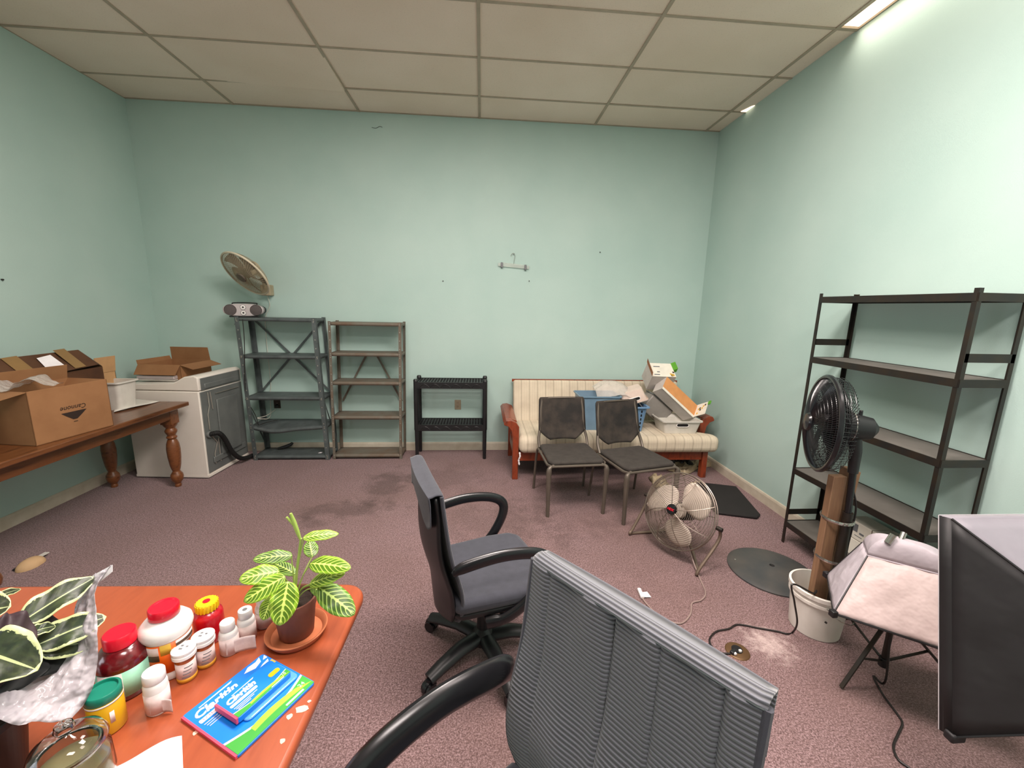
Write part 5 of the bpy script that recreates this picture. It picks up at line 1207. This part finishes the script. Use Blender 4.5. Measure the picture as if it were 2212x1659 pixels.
ca = math.atan2(-c[1], -c[0]); band(t, X, .031, .075, .079, M['whitep'], 'white_band'); band(t, X, .031, .02, .045, mat('olive_print', 'B0A040', .5), 'olive_print', ca-.7, ca-.1); band(t, X, .031, .03, .058, M['lab'], 'white_label_patch', ca+.1, ca+.35)
c = (-.765, .688)
t = thing('glass_jar', 'clear glass jar with domed glass lid at the bottom left of the desk', 'jar', (c[0], c[1], DZ)); X = Matrix.Translation((c[0], c[1], DZ+.0005))
MB().lathe([(0, 0), (.050, 0), (.056, .006), (.058, .03), (.056, .085), (.048, .100), (.048, .106), (.045, .106), (.045, .100), (.053, .083), (.055, .03), (.052, .008), (0, .006)], 48, X).build('jar_body', M['glass'], t, world=True, smooth=60)
MB().lathe([(0, .008), (.050, .009), (.053, .03), (.052, .075), (.03, .082), (0, .08)], 40, X).build('contents', M['jarc'], t, world=True, smooth=60)
MB().lathe([(.040, .107), (.053, .108), (.055, .112), (.050, .125), (.034, .138), (.014, .143), (.010, .148), (.014, .156), (.012, .164), (0, .167)], 48, X).build('lid', M['glass'], t, world=True, smooth=60, solid=.002)

# ------------------------------------------------------------------ leaves
def leaf(name, parent, base, tip, width, normal, m, droop=.0, fold=.15, tw=0, wave=.0, nu=22, nv=10, point=.6):
    b = Vector(base); e = Vector(tip); ax = e-b; L_ = ax.length; ax.normalize(); n = Vector(normal); n = (n-ax*n.dot(ax)).normalized(); s_ = ax.cross(n)
    mb = MB(); vs = []; uv = []
    for i in range(nu+1):
        u = i/nu; hw = width/2*(math.sin(PI*min(1, max(0, u))**.85)**point if 0 < u < 1 else 0.02)
        for j in range(nv+1):
            v = j/nv; q = 2*v-1
            p = b+ax*L_*u + s_*hw*q + n*(droop*L_*math.sin(PI*u) - fold*hw*abs(q)*-1 + wave*math.sin(u*14+q*2)*abs(q)*hw)
            vs.append(tuple(p)); uv.append((u, v))
    mb.add(vs, [(i*(nv+1)+j, (i+1)*(nv+1)+j, (i+1)*(nv+1)+j+1, i*(nv+1)+j+1) for i in range(nu) for j in range(nv)])
    mb.uv = uv; return mb.build(name, m, parent, world=True, solid=.0006, smooth=80)
pc = Vector((-.522, 1.072, DZ))
t = thing('plant_saucer', 'round terracotta saucer under the potted prayer plant', 'saucer', pc)
MB().lathe([(0, .001), (.062, .001), (.070, .004), (.080, .020), (.0815, .024), (.079, .026), (.074, .023), (.066, .009), (0, .008)], 56, Matrix.Translation(pc)).build('saucer_dish', M['terra'], t, world=True, smooth=50)
t = thing('potted_plant', 'prayer plant with yellow-veined leaves in a slim clay pot on a saucer', 'plant', pc+Vector((0, 0, .010)))
MB().lathe([(0, 0), (.042, 0), (.045, .003), (.054, .085), (.056, .087), (.0575, .112), (.055, .114), (.052, .112), (.050, .095), (0, .094)], 48, Matrix.Translation(pc+Vector((0, 0, .010)))).build('pot', M['pot'], t, world=True, smooth=50)
MB().lathe([(0, .100), (.03, .103), (.051, .098)], 24, Matrix.Translation(pc+Vector((0, 0, .010)))).build('soil', M['soil'], t, world=True)
cx = Vector((pc.x, pc.y, DZ+.11))
def L3(u, v, y): return at(u, v, y=y)
stem = [cx+Vector((.0, 0, -.01)), L3(642, 1225, 1.075), L3(646, 1195, 1.08), L3(650, 1163, 1.08)]
MB().tube(bez(stem, 6), .0034, 8).build('stem', M['stem'], t, world=True)
cd = lambda p: (Vector((0, 0, CAM_H))-p).normalized()
LV = [  # base px, tip px, base depth, tip depth, width, deep?, up-mix
    (654, 1162, 732, 1153, 1.08, 1.10, .034, 0, 1.2), (632, 1200, 546, 1209, 1.08, 1.05, .040, 1, .9), (675, 1203, 668, 1167, 1.12, 1.17, .040, 1, .2),
    (669, 1217, 758, 1228, 1.06, 1.02, .050, 0, .5), (668, 1262, 746, 1238, 1.05, 1.03, .040, 0, .6), (688, 1268, 766, 1328, 1.04, 1.00, .066, 1, .4),
    (604, 1234, 516, 1252, 1.03, .99, .052, 0, .6), (616, 1245, 526, 1300, 1.01, .97, .052, 0, .5), (622, 1256, 604, 1352, 1.00, .955, .068, 0, .25),
    (588, 1290, 568, 1340, 1.02, .99, .040, 0, .3), (638, 1240, 590, 1216, 1.09, 1.12, .034, 1, .6), (672, 1262, 700, 1290, 1.06, 1.05, .028, 1, .5)]
for (u0, v0_, u1, v1_, y0_, y1_, wd, dk, um) in LV:
    b, e_ = L3(u0, v0_, y0_), L3(u1, v1_, y1_); nn = cd(b)+Vector((0, 0, um))
    leaf('leaf', t, b, e_, wd, nn, M['leafd'] if dk else M['leaf'], .06, -.12, wave=.10, point=.55)
    if (b-cx).length > .03: MB().tube(bez([cx+Vector((0, 0, -.004)), (b+cx)/2+Vector((0, 0, .012)), b+(e_-b)*.03], 6), .0016, 6).build('petiole', M['stem'], t, world=True)
r1, r2 = L3(649, 1166, 1.08), L3(628, 1109, 1.075)
MB().tube([r1, r1+(r2-r1)*.3, r1+(r2-r1)*.7, r2], [.003, .0055, .0060, .0035], 10).build('rolled_leaf', M['stem'], t, world=True)
MB().tube([r1+(r2-r1)*.5, L3(619, 1117, 1.07)], [.004, .003], 8).build('rolled_leaf', M['stem'], t, world=True)

# variegated plant in a plastic sleeve, left edge
vc = at(-45, 1640, z=.80); vc.z = DZ
t = thing('potted_plant', 'variegated broad-leaved plant in a dark pot at the left edge of the desk', 'plant', vc)
MB().lathe([(0, 0), (.055, 0), (.058, .004), (.072, .125), (.075, .127), (.075, .140), (.071, .140), (.068, .120), (0, .118)], 48, Matrix.Translation(vc)).build('pot', M['blackp'], t, world=True, smooth=50)
MB().lathe([(0, .128), (.068, .124)], 24, Matrix.Translation(vc)).build('soil', M['soil'], t, world=True)
vx = vc+Vector((0.02, .03, .16))
VL = [(35, 1352, 208, 1246, .80, .92, .060, .8, 'vleaf'), (70, 1398, 230, 1332, .80, .88, .062, .4, 'vleaf'), (-60, 1400, 82, 1448, .74, .72, .095, .2, 'vleaf'), (-70, 1330, 24, 1310, .82, .84, .08, .5, 'vleaf'), (20, 1368, 130, 1345, .80, .86, .05, .3, 'purple'), (-30, 1390, 80, 1362, .74, .80, .09, .5, 'purple'), (60, 1368, 120, 1352, .79, .83, .026, .6, 'vleaf'), (80, 1405, 205, 1385, .80, .86, .05, .2, 'vleaf'), (20, 1440, 200, 1395, .79, .86, .075, .2, 'shadowleaf'), (-40, 1480, 110, 1440, .76, .80, .06, .2, 'shadowleaf'), (-30, 1300, 45, 1272, .9, .98, .02, .5, 'vleaf')]  # near-black leaves added to fill the shadow between the leaves and sleeve
for (u0, v0_, u1, v1_, y0_, y1_, wd, um, mm) in VL:
    b, e_ = L3(u0, v0_, y0_), L3(u1, v1_, y1_)
    leaf('leaf', t, b, e_, wd, cd(b)+Vector((0, 0, um)), M[mm], .05, .25, wave=.22, point=.6)
    MB().tube(bez([vx, (vx+b)/2+Vector((0, 0, .02)), b+(e_-b)*.03], 6), .0028, 6).build('petiole', M['purple'], t, world=True)
# sleeve: crumpled cone sheet open at the top right
sl = [(243, 1222, .92), (214, 1262, .90), (206, 1330, .86), (214, 1388, .84), (192, 1500, .80), (150, 1560, .755)]
il = [(203, 1243, .93), (165, 1310, .91), (150, 1372, .87), (120, 1440, .83), (20, 1486, .76), (-70, 1530, .70)]
So = [L3(u, v, y) for u, v, y in sl]; Si = [L3(u, v, y) for u, v, y in il]
Sb = bez(So, 6); Sc = bez(Si, 6); N_ = len(Sb)-1; rnd = random.Random(6)
def slv(u, v):
    i = min(N_, round(u*N_)); p = Sb[i]*(1-v)+Sc[i]*v
    return tuple(p+Vector((0, -.012*math.sin(PI*v)+.004*math.sin(19*u+9*v), .004*math.sin(23*v+7*u)))+Vector((rnd.uniform(-1, 1), rnd.uniform(-1, 1), rnd.uniform(-1, 1)))*.0007)
MB().grid(slv, N_, 18).build('plastic_sleeve', M['sleeve'], t, world=True, solid=.0004, smooth=60)
# far side of the sleeve
def slv2(u, v):
    i = min(N_, round(u*N_)); p = Sb[i]*(1-v)+Sc[i]*v
    return tuple(p+Vector((-.03*v, .03*math.sin(PI*v)+.02, .004*math.sin(19*v))))
# curved tip of the sleeve
tp = [L3(243, 1220, .92), L3(200, 1243, .93), L3(210, 1262, .91), L3(243, 1235, .915)]
MB().add(tp, [(0,1,2,3)]).build('sleeve_tip', M['paper'], t, world=True, solid=.0006, smooth=0)

# litter lump on the carpet by the pine table
p = at(66, 1222, z=0)
t = thing('litter_scrap', 'small beige lump with pale strip lying on the dark carpet near the pine table', 'litter', p)
MB().grid(lambda u, v: (p.x+.055*math.cos(2*PI*u)*math.sin(PI*v*.5)*(1+.1*math.sin(9*u)), p.y+.075*math.sin(2*PI*u)*math.sin(PI*v*.5), .001+.05*math.cos(PI*v*.5)), 20, 8).build('lump', mat('tan_scrap', 'C9A67C', .8), t, world=True, smooth=60)
a, b = at(76, 1207, z=.02), at(102, 1193, z=.02)
MB().bar(a, b, .03, .004).build('strip', M['offw'], t, world=True, smooth=0)
tag(MB().bar(at(35, 1232, z=.006), at(52, 1222, z=.006), .05, .012).build('dark_scrap', M['blackp'], bevel=.004), 'small black scrap beside the beige lump on the carpet', 'litter')
